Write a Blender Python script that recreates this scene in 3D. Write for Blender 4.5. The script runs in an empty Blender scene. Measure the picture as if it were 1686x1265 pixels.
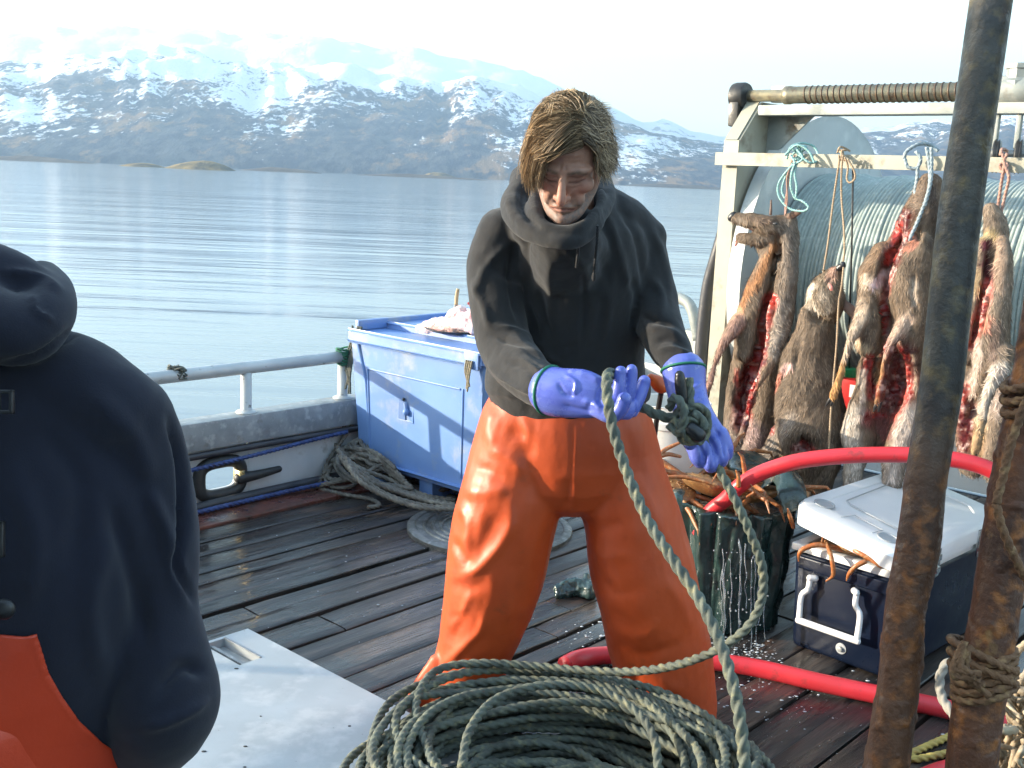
import bpy, bmesh, math, random
import numpy as np
from mathutils import Vector as Vec, Matrix
random.seed(7); RNG = np.random.default_rng(7)
S = bpy.context.scene
# ---------------------------------------------------------------- camera
W, H, F = 1686.0, 1265.0, 1800.0
CAMZ = 1.55
_p = math.atan((632.5-295)/F); _r = math.radians(2.43)
_f = np.array([0, math.cos(_p), -math.sin(_p)]); _u = np.array([0, math.sin(_p), math.cos(_p)]); _x = np.array([1.0, 0, 0])
CR = _x*math.cos(_r)+_u*math.sin(_r); CU = -_x*math.sin(_r)+_u*math.cos(_r); CF = _f
CAM = np.array([0, 0, CAMZ])
cd = bpy.data.cameras.new('camera'); co = bpy.data.objects.new('camera', cd); S.collection.objects.link(co)
cd.sensor_fit = 'HORIZONTAL'; cd.sensor_width = 36; cd.lens = 36*F/W; cd.clip_start = .05; cd.clip_end = 30000
m = Matrix.Identity(4)
for i in range(3):
    m[i][0] = CR[i]; m[i][1] = CU[i]; m[i][2] = -CF[i]; m[i][3] = CAM[i]
co.matrix_world = m
S.camera = co
# ---------------------------------------------------------------- light
SUN_EL = math.radians(11.5); SUN_AZ = (-1.0, 0.02)      # towards the sun, horizontally
_n = math.hypot(*SUN_AZ); sx, sy = SUN_AZ[0]/_n, SUN_AZ[1]/_n
SD = Vec((sx*math.cos(SUN_EL), sy*math.cos(SUN_EL), math.sin(SUN_EL)))
wd = bpy.data.worlds.new('World'); S.world = wd; wd.use_nodes = True
nt = wd.node_tree; bg = nt.nodes['Background']
sk = nt.nodes.new('ShaderNodeTexSky'); sk.sky_type = 'NISHITA'; sk.sun_disc = False
sk.sun_elevation = SUN_EL; sk.sun_rotation = math.atan2(sx, sy) % (2*math.pi)
sk.air_density = 1.3; sk.dust_density = 1.2; sk.ozone_density = 1.0; sk.altitude = 0
nt.links.new(sk.outputs[0], bg.inputs[0]); bg.inputs[1].default_value = 0.15
sl = bpy.data.lights.new('sun', 'SUN'); sl.energy = 5.0; sl.angle = math.radians(.8); sl.color = (1, .89, .72)
so = bpy.data.objects.new('sun', sl); S.collection.objects.link(so)
so.rotation_euler = SD.to_track_quat('Z', 'Y').to_euler(); so.location = (-20, -5, 8)
S.view_settings.view_transform = 'Standard'; S.view_settings.look = 'None'
S.view_settings.exposure = 2.35; S.view_settings.gamma = 1
# ---------------------------------------------------------------- pixel helpers (photo pixel -> world point at a given depth)
def ray(x, y): return CF + CR*(x-W/2)/F - CU*(y-H/2)/F
def at(x, y, Y): d = ray(x, y); return CAM + d*(Y/d[1])
def on(x, y, z=0.0): d = ray(x, y); return CAM + d*((z-CAMZ)/d[2])
A48 = math.radians(48)
BU = np.array([math.cos(A48), math.sin(A48), 0]); BV = np.array([math.sin(A48), -math.cos(A48), 0]); BZ = np.array([0, 0, 1.0])
def uv(u, v, z=0.0): return BU*u + BV*v + BZ*z
def pu(x, y, u0): d = ray(x, y); return CAM + d*(u0/(d@BU))
def pv(x, y, v0): d = ray(x, y); return CAM + d*(v0/(d@BV))
def proj(P):
    q = np.asarray(P)-CAM; z = q@CF
    return W/2+F*(q@CR)/z, H/2-F*(q@CU)/z, z
def rad(p, rpx): return rpx*((np.asarray(p)-CAM)@CF)/F
# ---------------------------------------------------------------- noise
def _h(i, j, k, s):
    n = ((i*73856093) ^ (j*19349663) ^ (k*83492791) ^ (s*39916801+7)) & 0xffffffff
    for m_, sh in ((0x85ebca6b, 16), (0xc2b2ae35, 13), (0x27d4eb2f, 16)): n = ((n ^ (n >> sh))*m_) & 0xffffffff
    return ((n ^ (n >> 15)) & 0xffff)/65535.0
def vnoise(P, s=0):
    P = np.asarray(P, float); I = np.floor(P).astype(np.int64); f = P-I; f = f*f*(3-2*f)
    r = 0
    for a in (0, 1):
        for b in (0, 1):
            for c in (0, 1):
                w = (f[:, 0] if a else 1-f[:, 0])*(f[:, 1] if b else 1-f[:, 1])*(f[:, 2] if c else 1-f[:, 2])
                r = r+w*_h(I[:, 0]+a, I[:, 1]+b, I[:, 2]+c, s)
    return r*2-1
def fbm(P, sc, o=4, s=0):
    P = np.asarray(P, float)*sc; r = 0; a = 1; t = 0
    for i in range(o): r = r+a*vnoise(P+i*17.3, s+i); t += a; a *= .5; P = P*2
    return r/t
# ---------------------------------------------------------------- mesh building
class MB:
    def __init__(s): s.v = []; s.f = []; s.n = 0; s.c = []
    def add(s, v, f, col=None):
        v = np.asarray(v, float).reshape(-1, 3); s.v.append(v); s.f += [tuple(i+s.n for i in q) for q in f]; s.n += len(v)
        if col is not None: s.c.append(np.tile(np.array(col, float)[:3], (len(v), 1)) if np.ndim(col) == 1 else np.asarray(col))
        return s
    def V(s): return np.concatenate(s.v)
    def box(s, lo, hi, ax=(0, 1, 2), fr=None, bev=0.0, col=None):
        # fr: frame (origin, X, Y, Z)
        bm = bmesh.new(); bmesh.ops.create_cube(bm, size=1)
        for v in bm.verts: v.co = Vec([(lo[i]+hi[i])/2+v.co[i]*(hi[i]-lo[i]) for i in range(3)])
        if bev: bmesh.ops.bevel(bm, geom=bm.edges[:], offset=bev, segments=2, affect='EDGES', profile=.6)
        v = np.array([x.co[:] for x in bm.verts]); bm.verts.index_update()
        f = [tuple(x.index for x in q.verts) for q in bm.faces]; bm.free()
        if fr is not None: o, X, Y, Z = fr; v = np.asarray(o)+v[:, :1]*X+v[:, 1:2]*Y+v[:, 2:3]*Z
        return s.add(v, f, col)
BF = (np.zeros(3), BU, BV, BZ)
def cr(A, n):
    """Catmull-Rom through rows of A"""
    A = np.asarray(A, float)
    if len(A) < 3: t = np.linspace(0, 1, n*(len(A)-1)+1)[:, None]; return A[0]+(A[-1]-A[0])*t
    B = np.vstack([2*A[0]-A[1], A, 2*A[-1]-A[-2]]); out = []
    for i in range(1, len(B)-2):
        t = np.linspace(0, 1, n, endpoint=False)[:, None]; a, b, c, d = B[i-1], B[i], B[i+1], B[i+2]
        out.append(.5*((2*b)+(-a+c)*t+(2*a-5*b+4*c-d)*t*t+(-a+3*b-3*c+d)*t**3))
    return np.vstack(out+[A[-1:]])
def frames(P):
    T = np.gradient(P, axis=0); T /= np.linalg.norm(T, axis=1)[:, None]+1e-12
    n = np.cross(T[0], [0.31, .2, .93]); n /= np.linalg.norm(n); N = [n]
    for i in range(1, len(P)):
        n = N[-1]-T[i]*(N[-1]@T[i]); n /= np.linalg.norm(n)+1e-12; N.append(n)
    N = np.array(N); return T, N, np.cross(T, N)
def ringfaces(nr, ns, cap=True):
    f = [(i*ns+j, i*ns+(j+1) % ns, (i+1)*ns+(j+1) % ns, (i+1)*ns+j) for i in range(nr-1) for j in range(ns)]
    if cap: f += [tuple(range(ns))[::-1], tuple((nr-1)*ns+j for j in range(ns))]
    return f
def limb(pts, seg=20, sub=6, view=True, round_=True, up=None):
    """pts rows: (point, radius across, radius deep) in metres"""
    A = np.array([[*p[0], p[1], p[2] if len(p) > 2 else p[1]] for p in pts])
    B = cr(A, sub); P = B[:, :3]; rw = np.maximum(B[:, 3], 1e-4); rd = np.maximum(B[:, 4], 1e-4)
    T = np.gradient(P, axis=0); T /= np.linalg.norm(T, axis=1)[:, None]+1e-12
    D = (P-CAM) if up is None else np.tile(np.asarray(up, float), (len(P), 1))
    Wd = np.cross(T, D); Wd /= np.linalg.norm(Wd, axis=1)[:, None]+1e-12
    for i in range(1, len(P)):
        if Wd[i]@Wd[i-1] < 0: Wd[i] *= -1
    Dd = np.cross(Wd, T)
    if round_:
        e = []
        for k, sg in ((0, -1), (-1, 1)):
            r = min(rw[k], rd[k]); rows = []
            for a in (.35, .65, .88, .99): rows.append((P[k]+T[k]*sg*r*a, rw[k]*math.sqrt(1-a*a), rd[k]*math.sqrt(1-a*a), Wd[k], Dd[k]))
            e.append(rows)
        R = e[0][::-1]+[(P[i], rw[i], rd[i], Wd[i], Dd[i]) for i in range(len(P))]+e[1]
    else: R = [(P[i], rw[i], rd[i], Wd[i], Dd[i]) for i in range(len(P))]
    th = np.linspace(0, 2*math.pi, seg, endpoint=False); c, s_ = np.cos(th)[:, None], np.sin(th)[:, None]
    V = np.vstack([p+c*a*w+s_*b*d for p, a, b, w, d in R])
    return V, ringfaces(len(R), seg)
def PX(fn, d, rows, **k):
    """limb from photo pixels: rows (x, y, r_px[, deep factor[, depth offset]])"""
    out = []
    for q in rows:
        dd = d+(q[4] if len(q) > 4 else 0); p = fn(q[0], q[1], dd); r = rad(p, q[2]); out.append((p, r, r*(q[3] if len(q) > 3 else 1)))
    return limb(out, **k)
def tube(P, r, seg=10, closed=False):
    P = np.asarray(P); T, N, B = frames(P); r = np.broadcast_to(r, (len(P),))
    th = np.linspace(0, 2*math.pi, seg, endpoint=False)
    V = (P[:, None]+r[:, None, None]*(np.cos(th)[None, :, None]*N[:, None]+np.sin(th)[None, :, None]*B[:, None])).reshape(-1, 3)
    return V, ringfaces(len(P), seg)
def resample(P, step):
    P = np.asarray(P); L = np.r_[0, np.cumsum(np.linalg.norm(np.diff(P, axis=0), axis=1))]; n = max(4, int(L[-1]/step)+1)
    t = np.linspace(0, L[-1], n); return np.stack([np.interp(t, L, P[:, i]) for i in range(3)], 1), t
def rope(ctrl, r, pitch=None, sub=12, seg=15, step=None, lay=3, depth=.34, smooth=True):
    """laid rope: three strands twisting round the path; the grooves are shape alone"""
    seg = 18 if r > .007 else 12
    P = cr(ctrl, sub) if smooth else np.asarray(ctrl); P, t = resample(P, step or r*.5)
    T, N, B = frames(P); pitch = pitch or r*7.0
    th = np.linspace(0, 2*math.pi, seg, endpoint=False)
    ph = th[None]-2*math.pi*t[:, None]/pitch
    q = (ph+math.pi/lay) % (2*math.pi/lay)-math.pi/lay; rr = r*np.maximum(.536*np.cos(q)+np.sqrt(np.maximum(.2153-.2873*np.sin(q)**2, 0)), .50)
    V = P[:, None]+rr[..., None]*(np.cos(th)[None, :, None]*N[:, None]+np.sin(th)[None, :, None]*B[:, None])
    return V.reshape(-1, 3), ringfaces(len(P), seg)
def lathe(prof, seg=40, o=(0, 0, 0), axis=None):
    """prof rows (r, h) round axis (default z)"""
    Z = np.array([0, 0, 1.0]) if axis is None else np.asarray(axis, float)
    X = np.cross(Z, [.3, .9, .1]); X /= np.linalg.norm(X); Y = np.cross(Z, X)
    th = np.linspace(0, 2*math.pi, seg, endpoint=False)
    V = np.vstack([np.asarray(o)+Z*h+r*(np.cos(th)[:, None]*X+np.sin(th)[:, None]*Y) for r, h in prof])
    return V, ringfaces(len(prof), seg, True)
def sphere(c, r, seg=20, rings=12, R=None):
    r = np.broadcast_to(r, (3,)); th = np.linspace(0, 2*math.pi, seg, endpoint=False); V = []
    for i in range(1, rings):
        a = math.pi*i/rings; V.append(np.stack([math.sin(a)*np.cos(th), math.sin(a)*np.sin(th), np.full(seg, -math.cos(a))], 1))
    V = np.vstack(V)*r
    if R is not None: V = V@np.asarray(R).T
    return V+np.asarray(c), ringfaces(rings-1, seg)
def fuse(pieces, voxel=.008, smooth=4, fac=.5):
    """union of closed pieces as one continuous skin"""
    b = MB()
    for v, f in pieces: b.add(v, f)
    me = bpy.data.meshes.new('tmp'); me.from_pydata(b.V().tolist(), [], b.f); me.update()
    o = bpy.data.objects.new('tmp', me); S.collection.objects.link(o)
    md = o.modifiers.new('r', 'REMESH'); md.mode = 'VOXEL'; md.voxel_size = voxel; md.adaptivity = 0
    if smooth: s = o.modifiers.new('s', 'SMOOTH'); s.iterations = smooth; s.factor = fac
    dg = bpy.context.evaluated_depsgraph_get(); e = o.evaluated_get(dg); m2 = e.to_mesh()
    V = np.empty(len(m2.vertices)*3, np.float32); m2.vertices.foreach_get('co', V); V = V.reshape(-1, 3).astype(float)
    Fc = [tuple(p.vertices) for p in m2.polygons]; e.to_mesh_clear()
    bpy.data.objects.remove(o); bpy.data.meshes.remove(me)
    return V, Fc
def vnormals(V, Fc):
    Fc = [f for f in Fc if len(f) <= 4]
    Fq = np.array([f if len(f) == 4 else (*f, f[-1]) for f in Fc]); a = V[Fq[:, 2]]-V[Fq[:, 0]]; b = V[Fq[:, 3]]-V[Fq[:, 1]]
    n = np.cross(a, b); t = np.array([len(f) == 3 for f in Fc])
    if t.any(): n[t] = np.cross(V[Fq[t, 1]]-V[Fq[t, 0]], V[Fq[t, 2]]-V[Fq[t, 0]])
    N = np.zeros_like(V)
    for k in range(4): np.add.at(N, Fq[:, k], n)
    return N/(np.linalg.norm(N, axis=1)[:, None]+1e-12)
def polyd(X, Y, pl):
    """distance in pixels to a polyline and param along it"""
    best = np.full(len(X), 1e9); tt = np.zeros(len(X)); n = len(pl)-1
    for i in range(n):
        (x0, y0), (x1, y1) = pl[i][:2], pl[i+1][:2]; dx, dy = x1-x0, y1-y0; L = dx*dx+dy*dy+1e-9
        t = np.clip(((X-x0)*dx+(Y-y0)*dy)/L, 0, 1); d = np.hypot(X-x0-t*dx, Y-y0-t*dy); m_ = d < best
        best[m_] = d[m_]; tt[m_] = (i+t[m_])/n
    return best, tt
def sculpt(V, Fc, strokes, back=False):
    """fold the skin along strokes: (polyline, half width px, height m)"""
    N = vnormals(V, Fc); x, y, z = proj(V); d = V-CAM; d /= np.linalg.norm(d, axis=1)[:, None]
    face = np.clip(-(N*d).sum(1)*2.5, 0, 1)
    off = np.zeros(len(V))
    for pl, w, h in strokes:
        pl = cr([p[:2] for p in pl], 5) if len(pl) > 2 else pl
        dd, t = polyd(x, y, pl); tap = np.clip(np.minimum(t, 1-t)*4+.15, 0, 1)
        off += h*np.exp(-(dd/w)**2)*tap
    return V+N*(off*face)[:, None]
def inpoly(X, Y, pl):
    r = np.zeros(len(X), bool); n = len(pl)
    for i in range(n):
        x0, y0 = pl[i]; x1, y1 = pl[(i+1) % n]
        c = ((y0 > Y) != (y1 > Y)) & (X < (x1-x0)*(Y-y0)/(y1-y0+1e-12)+x0); r ^= c
    return r
# ---------------------------------------------------------------- objects
ORG = {}
def mesh(name, V, Fc, mats, smooth=True, col=None, midx=None):
    me = bpy.data.meshes.new(name); me.from_pydata(np.asarray(V).tolist(), [], Fc); me.update()
    for m_ in (mats if isinstance(mats, (list, tuple)) else [mats]): me.materials.append(m_)
    if smooth is True: me.polygons.foreach_set('use_smooth', [True]*len(me.polygons))
    if col is not None:
        a = me.color_attributes.new('Col', 'FLOAT_COLOR', 'POINT'); c = np.ones((len(V), 4)); c[:, :3] = col
        a.data.foreach_set('color', c.ravel())
    if midx is not None: me.polygons.foreach_set('material_index', list(midx))
    return me
def thing(name, label, cat, loc, group=None):
    o = bpy.data.objects.new(name, None); S.collection.objects.link(o); o.location = [float(x) for x in loc]
    o.empty_display_size = .1; ORG[o.name] = np.array(loc, float); o['label'] = label; o['category'] = cat
    if group: o['group'] = group
    return o
def part(name, b, mat, parent, smooth=True, col=None, label=None, midx=None):
    V, Fc = (b.V(), b.f) if isinstance(b, MB) else b
    if isinstance(b, MB) and b.c and col is None: col = np.concatenate(b.c)
    og = ORG[parent.name]; me = mesh(name, np.asarray(V)-og, Fc, mat, smooth, col, midx)
    o = bpy.data.objects.new(name, me); S.collection.objects.link(o); o.parent = parent; ORG[o.name] = og
    if smooth == 'auto': autos(me)
    if label: o['label'] = label
    return o
def autos(me, ang=35):
    me.polygons.foreach_set('use_smooth', [True]*len(me.polygons))
    try: me.set_sharp_from_angle(angle=math.radians(ang))
    except Exception: pass
def solo(name, b, mat, label=None, cat=None, group=None, kind=None, smooth=True, col=None, midx=None):
    V, Fc = (b.V(), b.f) if isinstance(b, MB) else b; V = np.asarray(V)
    if isinstance(b, MB) and b.c and col is None: col = np.concatenate(b.c)
    og = np.array([V[:, 0].mean(), V[:, 1].mean(), V[:, 2].min()])
    me = mesh(name, V-og, Fc, mat, smooth, col, midx); o = bpy.data.objects.new(name, me); S.collection.objects.link(o); o.location = og; ORG[o.name] = og
    if smooth == 'auto': autos(me)
    if label: o['label'] = label
    if cat: o['category'] = cat
    if group: o['group'] = group
    if kind: o['kind'] = kind
    return o
# ---------------------------------------------------------------- materials
def mat(name, c1, c2=None, c3=None, scale=6.0, detail=6, lo=.35, hi=.65, rough=.6, rough2=None, rscale=None, metal=0.0, bump=.3, bscale=60.0,
        bdist=.003, spec=.5, coat=0.0, coatr=.1, sheen=0.0, stretch=(1, 1, 1), attr=False, dirt=None, dscale=3.0, dlo=.5, dhi=.7, sss=0.0, bstretch=None, trans=0.0, alpha=1.0, ior=None, wrinkle=None):
    m_ = bpy.data.materials.new(name); m_.use_nodes = True; t = m_.node_tree; n = t.nodes; L = t.links.new; p = n['Principled BSDF']
    tc = n.new('ShaderNodeTexCoord'); mp = n.new('ShaderNodeMapping'); mp.inputs['Scale'].default_value = stretch; L(tc.outputs['Object'], mp.inputs[0])
    def nz(sc, de=6, src=None, ro=.55):
        x = n.new('ShaderNodeTexNoise'); x.inputs['Scale'].default_value = sc; x.inputs['Detail'].default_value = de; x.inputs['Roughness'].default_value = ro; L((src or mp).outputs[0], x.inputs['Vector']); return x
    def mr(src, a, b, c=0.0, d=1.0):
        x = n.new('ShaderNodeMapRange'); x.inputs[1].default_value = a; x.inputs[2].default_value = b; x.inputs[3].default_value = c; x.inputs[4].default_value = d; L(src, x.inputs[0]); return x.outputs[0]
    def mix(f, a, b, bt='MIX'):
        x = n.new('ShaderNodeMix'); x.data_type = 'RGBA'; x.blend_type = bt
        if isinstance(f, (int, float)): x.inputs[0].default_value = f
        else: L(f, x.inputs[0])
        for k, q in ((6, a), (7, b)):
            if isinstance(q, tuple): x.inputs[k].default_value = (*q, 1)
            else: L(q, x.inputs[k])
        return x.outputs[2]
    c2 = c2 or c1; n1 = nz(scale, detail)
    base = mix(mr(n1.outputs[0], lo, hi), c1, c2)
    if c3: base = mix(mr(nz(scale*2.7, detail).outputs[0], .52, .68), base, c3)
    if attr:
        a = n.new('ShaderNodeAttribute'); a.attribute_name = 'Col'; base = mix(1.0, base, a.outputs[0], 'MULTIPLY')
    if dirt: base = mix(mr(nz(dscale, 8, ro=.65).outputs[0], dlo, dhi), base, dirt)
    L(base, p.inputs['Base Color'])
    if rough2 is not None: L(mr(nz(rscale or scale*1.7, 5).outputs[0], .38, .62, rough, rough2), p.inputs['Roughness'])
    else: p.inputs['Roughness'].default_value = rough
    p.inputs['Metallic'].default_value = metal; p.inputs['Specular IOR Level'].default_value = spec
    if coat: p.inputs['Coat Weight'].default_value = coat; p.inputs['Coat Roughness'].default_value = coatr
    if sheen: p.inputs['Sheen Weight'].default_value = sheen; p.inputs['Sheen Roughness'].default_value = .6
    if sss: p.inputs['Subsurface Weight'].default_value = sss; p.inputs['Subsurface Radius'].default_value = (.012, .004, .002)
    if trans: p.inputs['Transmission Weight'].default_value = trans
    if ior: p.inputs['IOR'].default_value = ior
    if bump:
        src = mp
        if bstretch: src = n.new('ShaderNodeMapping'); src.inputs['Scale'].default_value = bstretch; L(tc.outputs['Object'], src.inputs[0])
        b = n.new('ShaderNodeBump'); b.inputs['Strength'].default_value = bump; b.inputs['Distance'].default_value = bdist
        L(nz(bscale, 5, src, .6).outputs[0], b.inputs['Height'])
        if wrinkle:
            b2 = n.new('ShaderNodeBump'); b2.inputs['Strength'].default_value = wrinkle[1]; b2.inputs['Distance'].default_value = wrinkle[2]
            L(nz(wrinkle[0], 3, None, .5).outputs[0], b2.inputs['Height']); L(b2.outputs[0], b.inputs['Normal'])
        L(b.outputs[0], p.inputs['Normal'])
    return m_
# ================================================================ water, hills, haze
SEA = -1.25
def water_mat():
    m_ = bpy.data.materials.new('sea_water'); m_.use_nodes = True; t = m_.node_tree; n = t.nodes; L = t.links.new; p = n['Principled BSDF']
    p.inputs['Base Color'].default_value = (.14, .175, .205, 1); p.inputs['Roughness'].default_value = .10; p.inputs['IOR'].default_value = 1.34
    tc = n.new('ShaderNodeTexCoord'); h = None
    prev = None
    pm = n.new('ShaderNodeTexNoise'); pm.inputs['Scale'].default_value = .045; pm.inputs['Detail'].default_value = 3; L(tc.outputs['Object'], pm.inputs['Vector'])
    pr = n.new('ShaderNodeMapRange'); pr.inputs[1].default_value = .35; pr.inputs[2].default_value = .65; pr.inputs[3].default_value = .35; pr.inputs[4].default_value = 1.0; L(pm.outputs[0], pr.inputs[0])
    for sc, st, de, dist, stg in ((1.1, (.2, 1, 1), 5, .055, .7), (.2, (.25, 1, 1), 3, .24, .45), (.02, (.4, 1, 1), 2, 1.0, .3)):
        mp = n.new('ShaderNodeMapping'); mp.inputs['Scale'].default_value = st; mp.inputs['Rotation'].default_value = (0, 0, .12); L(tc.outputs['Object'], mp.inputs[0])
        x = n.new('ShaderNodeTexNoise'); x.inputs['Scale'].default_value = sc; x.inputs['Detail'].default_value = de; x.inputs['Roughness'].default_value = .5; L(mp.outputs[0], x.inputs['Vector'])
        b = n.new('ShaderNodeBump'); b.inputs['Strength'].default_value = stg; b.inputs['Distance'].default_value = dist; L(x.outputs[0], b.inputs['Height'])
        if sc > 1: L(pr.outputs[0], b.inputs['Strength'])
        if prev: L(prev.outputs[0], b.inputs['Normal'])
        prev = b
    L(prev.outputs[0], p.inputs['Normal']); return m_
def grid(X, Y, Z):
    r, c = X.shape; V = np.stack([X, Y, Z], -1).reshape(-1, 3)
    return V, [(i*c+j, i*c+j+1, (i+1)*c+j+1, (i+1)*c+j) for i in range(r-1) for j in range(c-1)]
g = 9000.0
solo('sea', (np.array([[-g, -g, SEA], [g, -g, SEA], [g, g, SEA], [-g, g, SEA]]), [(0, 1, 2, 3)]), water_mat(), kind='structure', smooth=False)
def hill_mat(name, snowz, rock1, rock2, brown, snow_s=.075, span=620.0, sc=1.0, shore=None):
    m_ = bpy.data.materials.new(name); m_.use_nodes = True; t = m_.node_tree; n = t.nodes; L = t.links.new; p = n['Principled BSDF']
    p.inputs['Roughness'].default_value = .9; p.inputs['Specular IOR Level'].default_value = .1
    tc = n.new('ShaderNodeTexCoord'); mp = n.new('ShaderNodeMapping'); mp.inputs['Scale'].default_value = (.8, .32, .7); L(tc.outputs['Object'], mp.inputs[0])
    def nz(s, d, r=.6, src=mp):
        x = n.new('ShaderNodeTexNoise'); x.inputs['Scale'].default_value = s*sc; x.inputs['Detail'].default_value = d; x.inputs['Roughness'].default_value = r; L(src.outputs[0], x.inputs['Vector']); return x.outputs[0]
    def ma(op, a, b):
        x = n.new('ShaderNodeMath'); x.operation = op
        for i, q in ((0, a), (1, b)):
            if isinstance(q, (int, float)): x.inputs[i].default_value = q
            else: L(q, x.inputs[i])
        return x.outputs[0]
    def mr(s, a, b, c=0., d=1.):
        x = n.new('ShaderNodeMapRange'); x.inputs[1].default_value = a; x.inputs[2].default_value = b; x.inputs[3].default_value = c; x.inputs[4].default_value = d; L(s, x.inputs[0]); return x.outputs[0]
    def mix(f, a, b):
        x = n.new('ShaderNodeMix'); x.data_type = 'RGBA'; L(f, x.inputs[0])
        for k, q in ((6, a), (7, b)):
            if isinstance(q, tuple): x.inputs[k].default_value = (*q, 1)
            else: L(q, x.inputs[k])
        return x.outputs[2]
    sp = n.new('ShaderNodeSeparateXYZ'); L(tc.outputs['Object'], sp.inputs[0])
    rock = mix(mr(nz(.045, 10, .72), .44, .56), rock1, rock2)
    rock = mix(mr(nz(.02, 9, .7), .52, .60), rock, brown)
    hz = mr(sp.outputs[2], snowz-span*.55, snowz+span*.55, -.42, .42)
    f = ma('ADD', ma('ADD', nz(snow_s, 12, .74), ma('MULTIPLY', nz(.006, 5), 1.0)), ma('ADD', hz, -.5))
    L(mix(mr(f, .475, .53), rock, (.74, .76, .79)), p.inputs['Base Color'])
    b = n.new('ShaderNodeBump'); b.inputs['Strength'].default_value = 1; b.inputs['Distance'].default_value = 14; L(nz(.016, 8), b.inputs['Height']); L(b.outputs[0], p.inputs['Normal'])
    return m_
def hills(name, xs, ys, r0, r1, ridge_at, mat_, seed, amp=1.0, nx=420, nr=90, foot=0.0):
    """ridge whose crest passes the given photo heights, rising from the shore at r0"""
    az = np.linspace(-1500, 3100, nx); crest = np.interp(az, xs, ys)
    el = np.array([(lambda d: d[2]/math.hypot(d[0], d[1]))(ray(a, c)) for a, c in zip(az, crest)])
    dirs = np.array([ray(a, 300) for a in az])[:, :2]; dirs /= np.linalg.norm(dirs, axis=1)[:, None]
    R = np.linspace(r0, r1, nr)[:, None]; t = np.clip((R-r0)/(ridge_at-r0), 0, 1.6)
    X = dirs[:, 0][None]*R; Y = dirs[:, 1][None]*R
    Q = np.stack([X, Y, np.zeros_like(X)], -1).reshape(-1, 3)
    n1 = fbm(Q, 1/420., 6, seed).reshape(X.shape); n2 = (1-np.abs(fbm(Q, 1/230., 5, seed+9)).reshape(X.shape)*2)
    prof = np.where(t < 1, t**.85, 1-(t-1)*.6); hh = el[None]*ridge_at*prof
    env = np.clip(t*4, 0, 1)*np.clip(1.15-np.abs(t-.5)*1.2, .15, 1)
    n3 = 1-np.abs(fbm(np.stack([np.repeat(az[None], nr, 0).ravel()/38., (R+0*X).ravel()/900., np.zeros(X.size)], -1), 1, 4, seed+30)).reshape(X.shape)*2
    Z = SEA+hh+amp*env*(n1*.20+n2*.16+n3*.16-.16)*np.maximum(hh, 40)+foot*np.clip(t*30, 0, 1)
    Z[0] = SEA-12
    return solo(name, grid(X, Y, Z), mat_, kind='structure')
# near hills right across the sound, high snow mass behind, far peak
hm = hill_mat('snow_patched_hillside', 190, (.016, .026, .05), (.07, .075, .085), (.19, .125, .08))
hills('hills', [-1500, -400, 0, 130, 280, 420, 480, 560, 620, 700, 780, 850, 950, 1050, 1180, 1300, 1500, 1700, 2200, 3100],
      [100, 90, 105, 95, 80, 112, 112, 112, 125, 140, 130, 145, 185, 212, 238, 236, 205, 190, 170, 150], 2050, 4300, 3300, hm, 3, amp=.8)
hm2 = hill_mat('high_snowfield', 60, (.10, .11, .13), (.16, .17, .2), (.12, .11, .1), snow_s=.012, span=900)
hills('hills', [-1500, -200, 200, 500, 700, 860, 960, 1060, 1090, 1130, 1200, 1350, 1500, 1800, 3100],
      [75, 52, 42, 52, 85, 118, 160, 205, 192, 212, 226, 215, 200, 160, 120], 4300, 7600, 6300, hm2, 21, amp=.35, nx=300, nr=50)
# low islets in front of the far shore
im = mat('dry_grass_islet', (.27, .19, .08), (.06, .055, .035), (.05, .05, .045), scale=.05, bump=.6, bscale=.12, bdist=3, rough=.95)
def islet(x0, x1, hpx, R, seed, m_=im, lab=None):
    a = at(x0, 275, R); c = at(x1, 280, R); n = 90; k = 26; P = []
    X = np.zeros((n, k)); Y = X.copy(); Z = X.copy()
    for i, s_ in enumerate(np.linspace(0, 1, n)):
        for j, w in enumerate(np.linspace(-1, 1, k)):
            q = a[:2]+(c[:2]-a[:2])*s_; X[i, j] = q[0]; Y[i, j] = q[1]+w*22
            Z[i, j] = 0
    Q = np.stack([X, Y, Z], -1).reshape(-1, 3); nn = fbm(Q, 1/40., 5, seed).reshape(n, k)
    s_ = np.linspace(0, 1, n)[:, None]; w = np.linspace(-1, 1, k)[None]
    Z = SEA-2+(np.sin(s_*math.pi)**.6*(1-w**2)*(.75+.5*nn)*hpx*R/F+2*np.sin(s_*math.pi))
    return solo('islet', grid(X, Y, Z), m_, kind='structure')
islet(268, 392, 18, 820, 1); islet(190, 275, 8, 860, 2)
dk = mat('dark_rock_islet', (.05, .05, .055), (.09, .08, .07), scale=.06, bump=.5, bscale=.1, bdist=3, rough=.95)
islet(-60, 172, 9, 1100, 3, dk); islet(380, 540, 8, 1100, 4, dk); islet(560, 830, 6, 1150, 5, dk); islet(1010, 1240, 7, 1500, 6, dk); islet(690, 760, 11, 1480, 8)
# ---------------------------------------------------------------- the air over the sound
hb = MB().box((-8900, -8900, SEA-18), (8900, 8900, 960))
hz = bpy.data.materials.new('haze_air'); hz.use_nodes = True; t = hz.node_tree
for q in list(t.nodes):
    if q.type == 'BSDF_PRINCIPLED': t.nodes.remove(q)
pv_ = t.nodes.new('ShaderNodeVolumePrincipled'); pv_.inputs['Color'].default_value = (.50, .73, 1, 1); pv_.inputs['Density'].default_value = 2.15e-4; pv_.inputs['Anisotropy'].default_value = .25
t.links.new(pv_.outputs[0], [q for q in t.nodes if q.type == 'OUTPUT_MATERIAL'][0].inputs['Volume'])
ho = solo('haze', hb, hz, kind='stuff', smooth=False)
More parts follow.
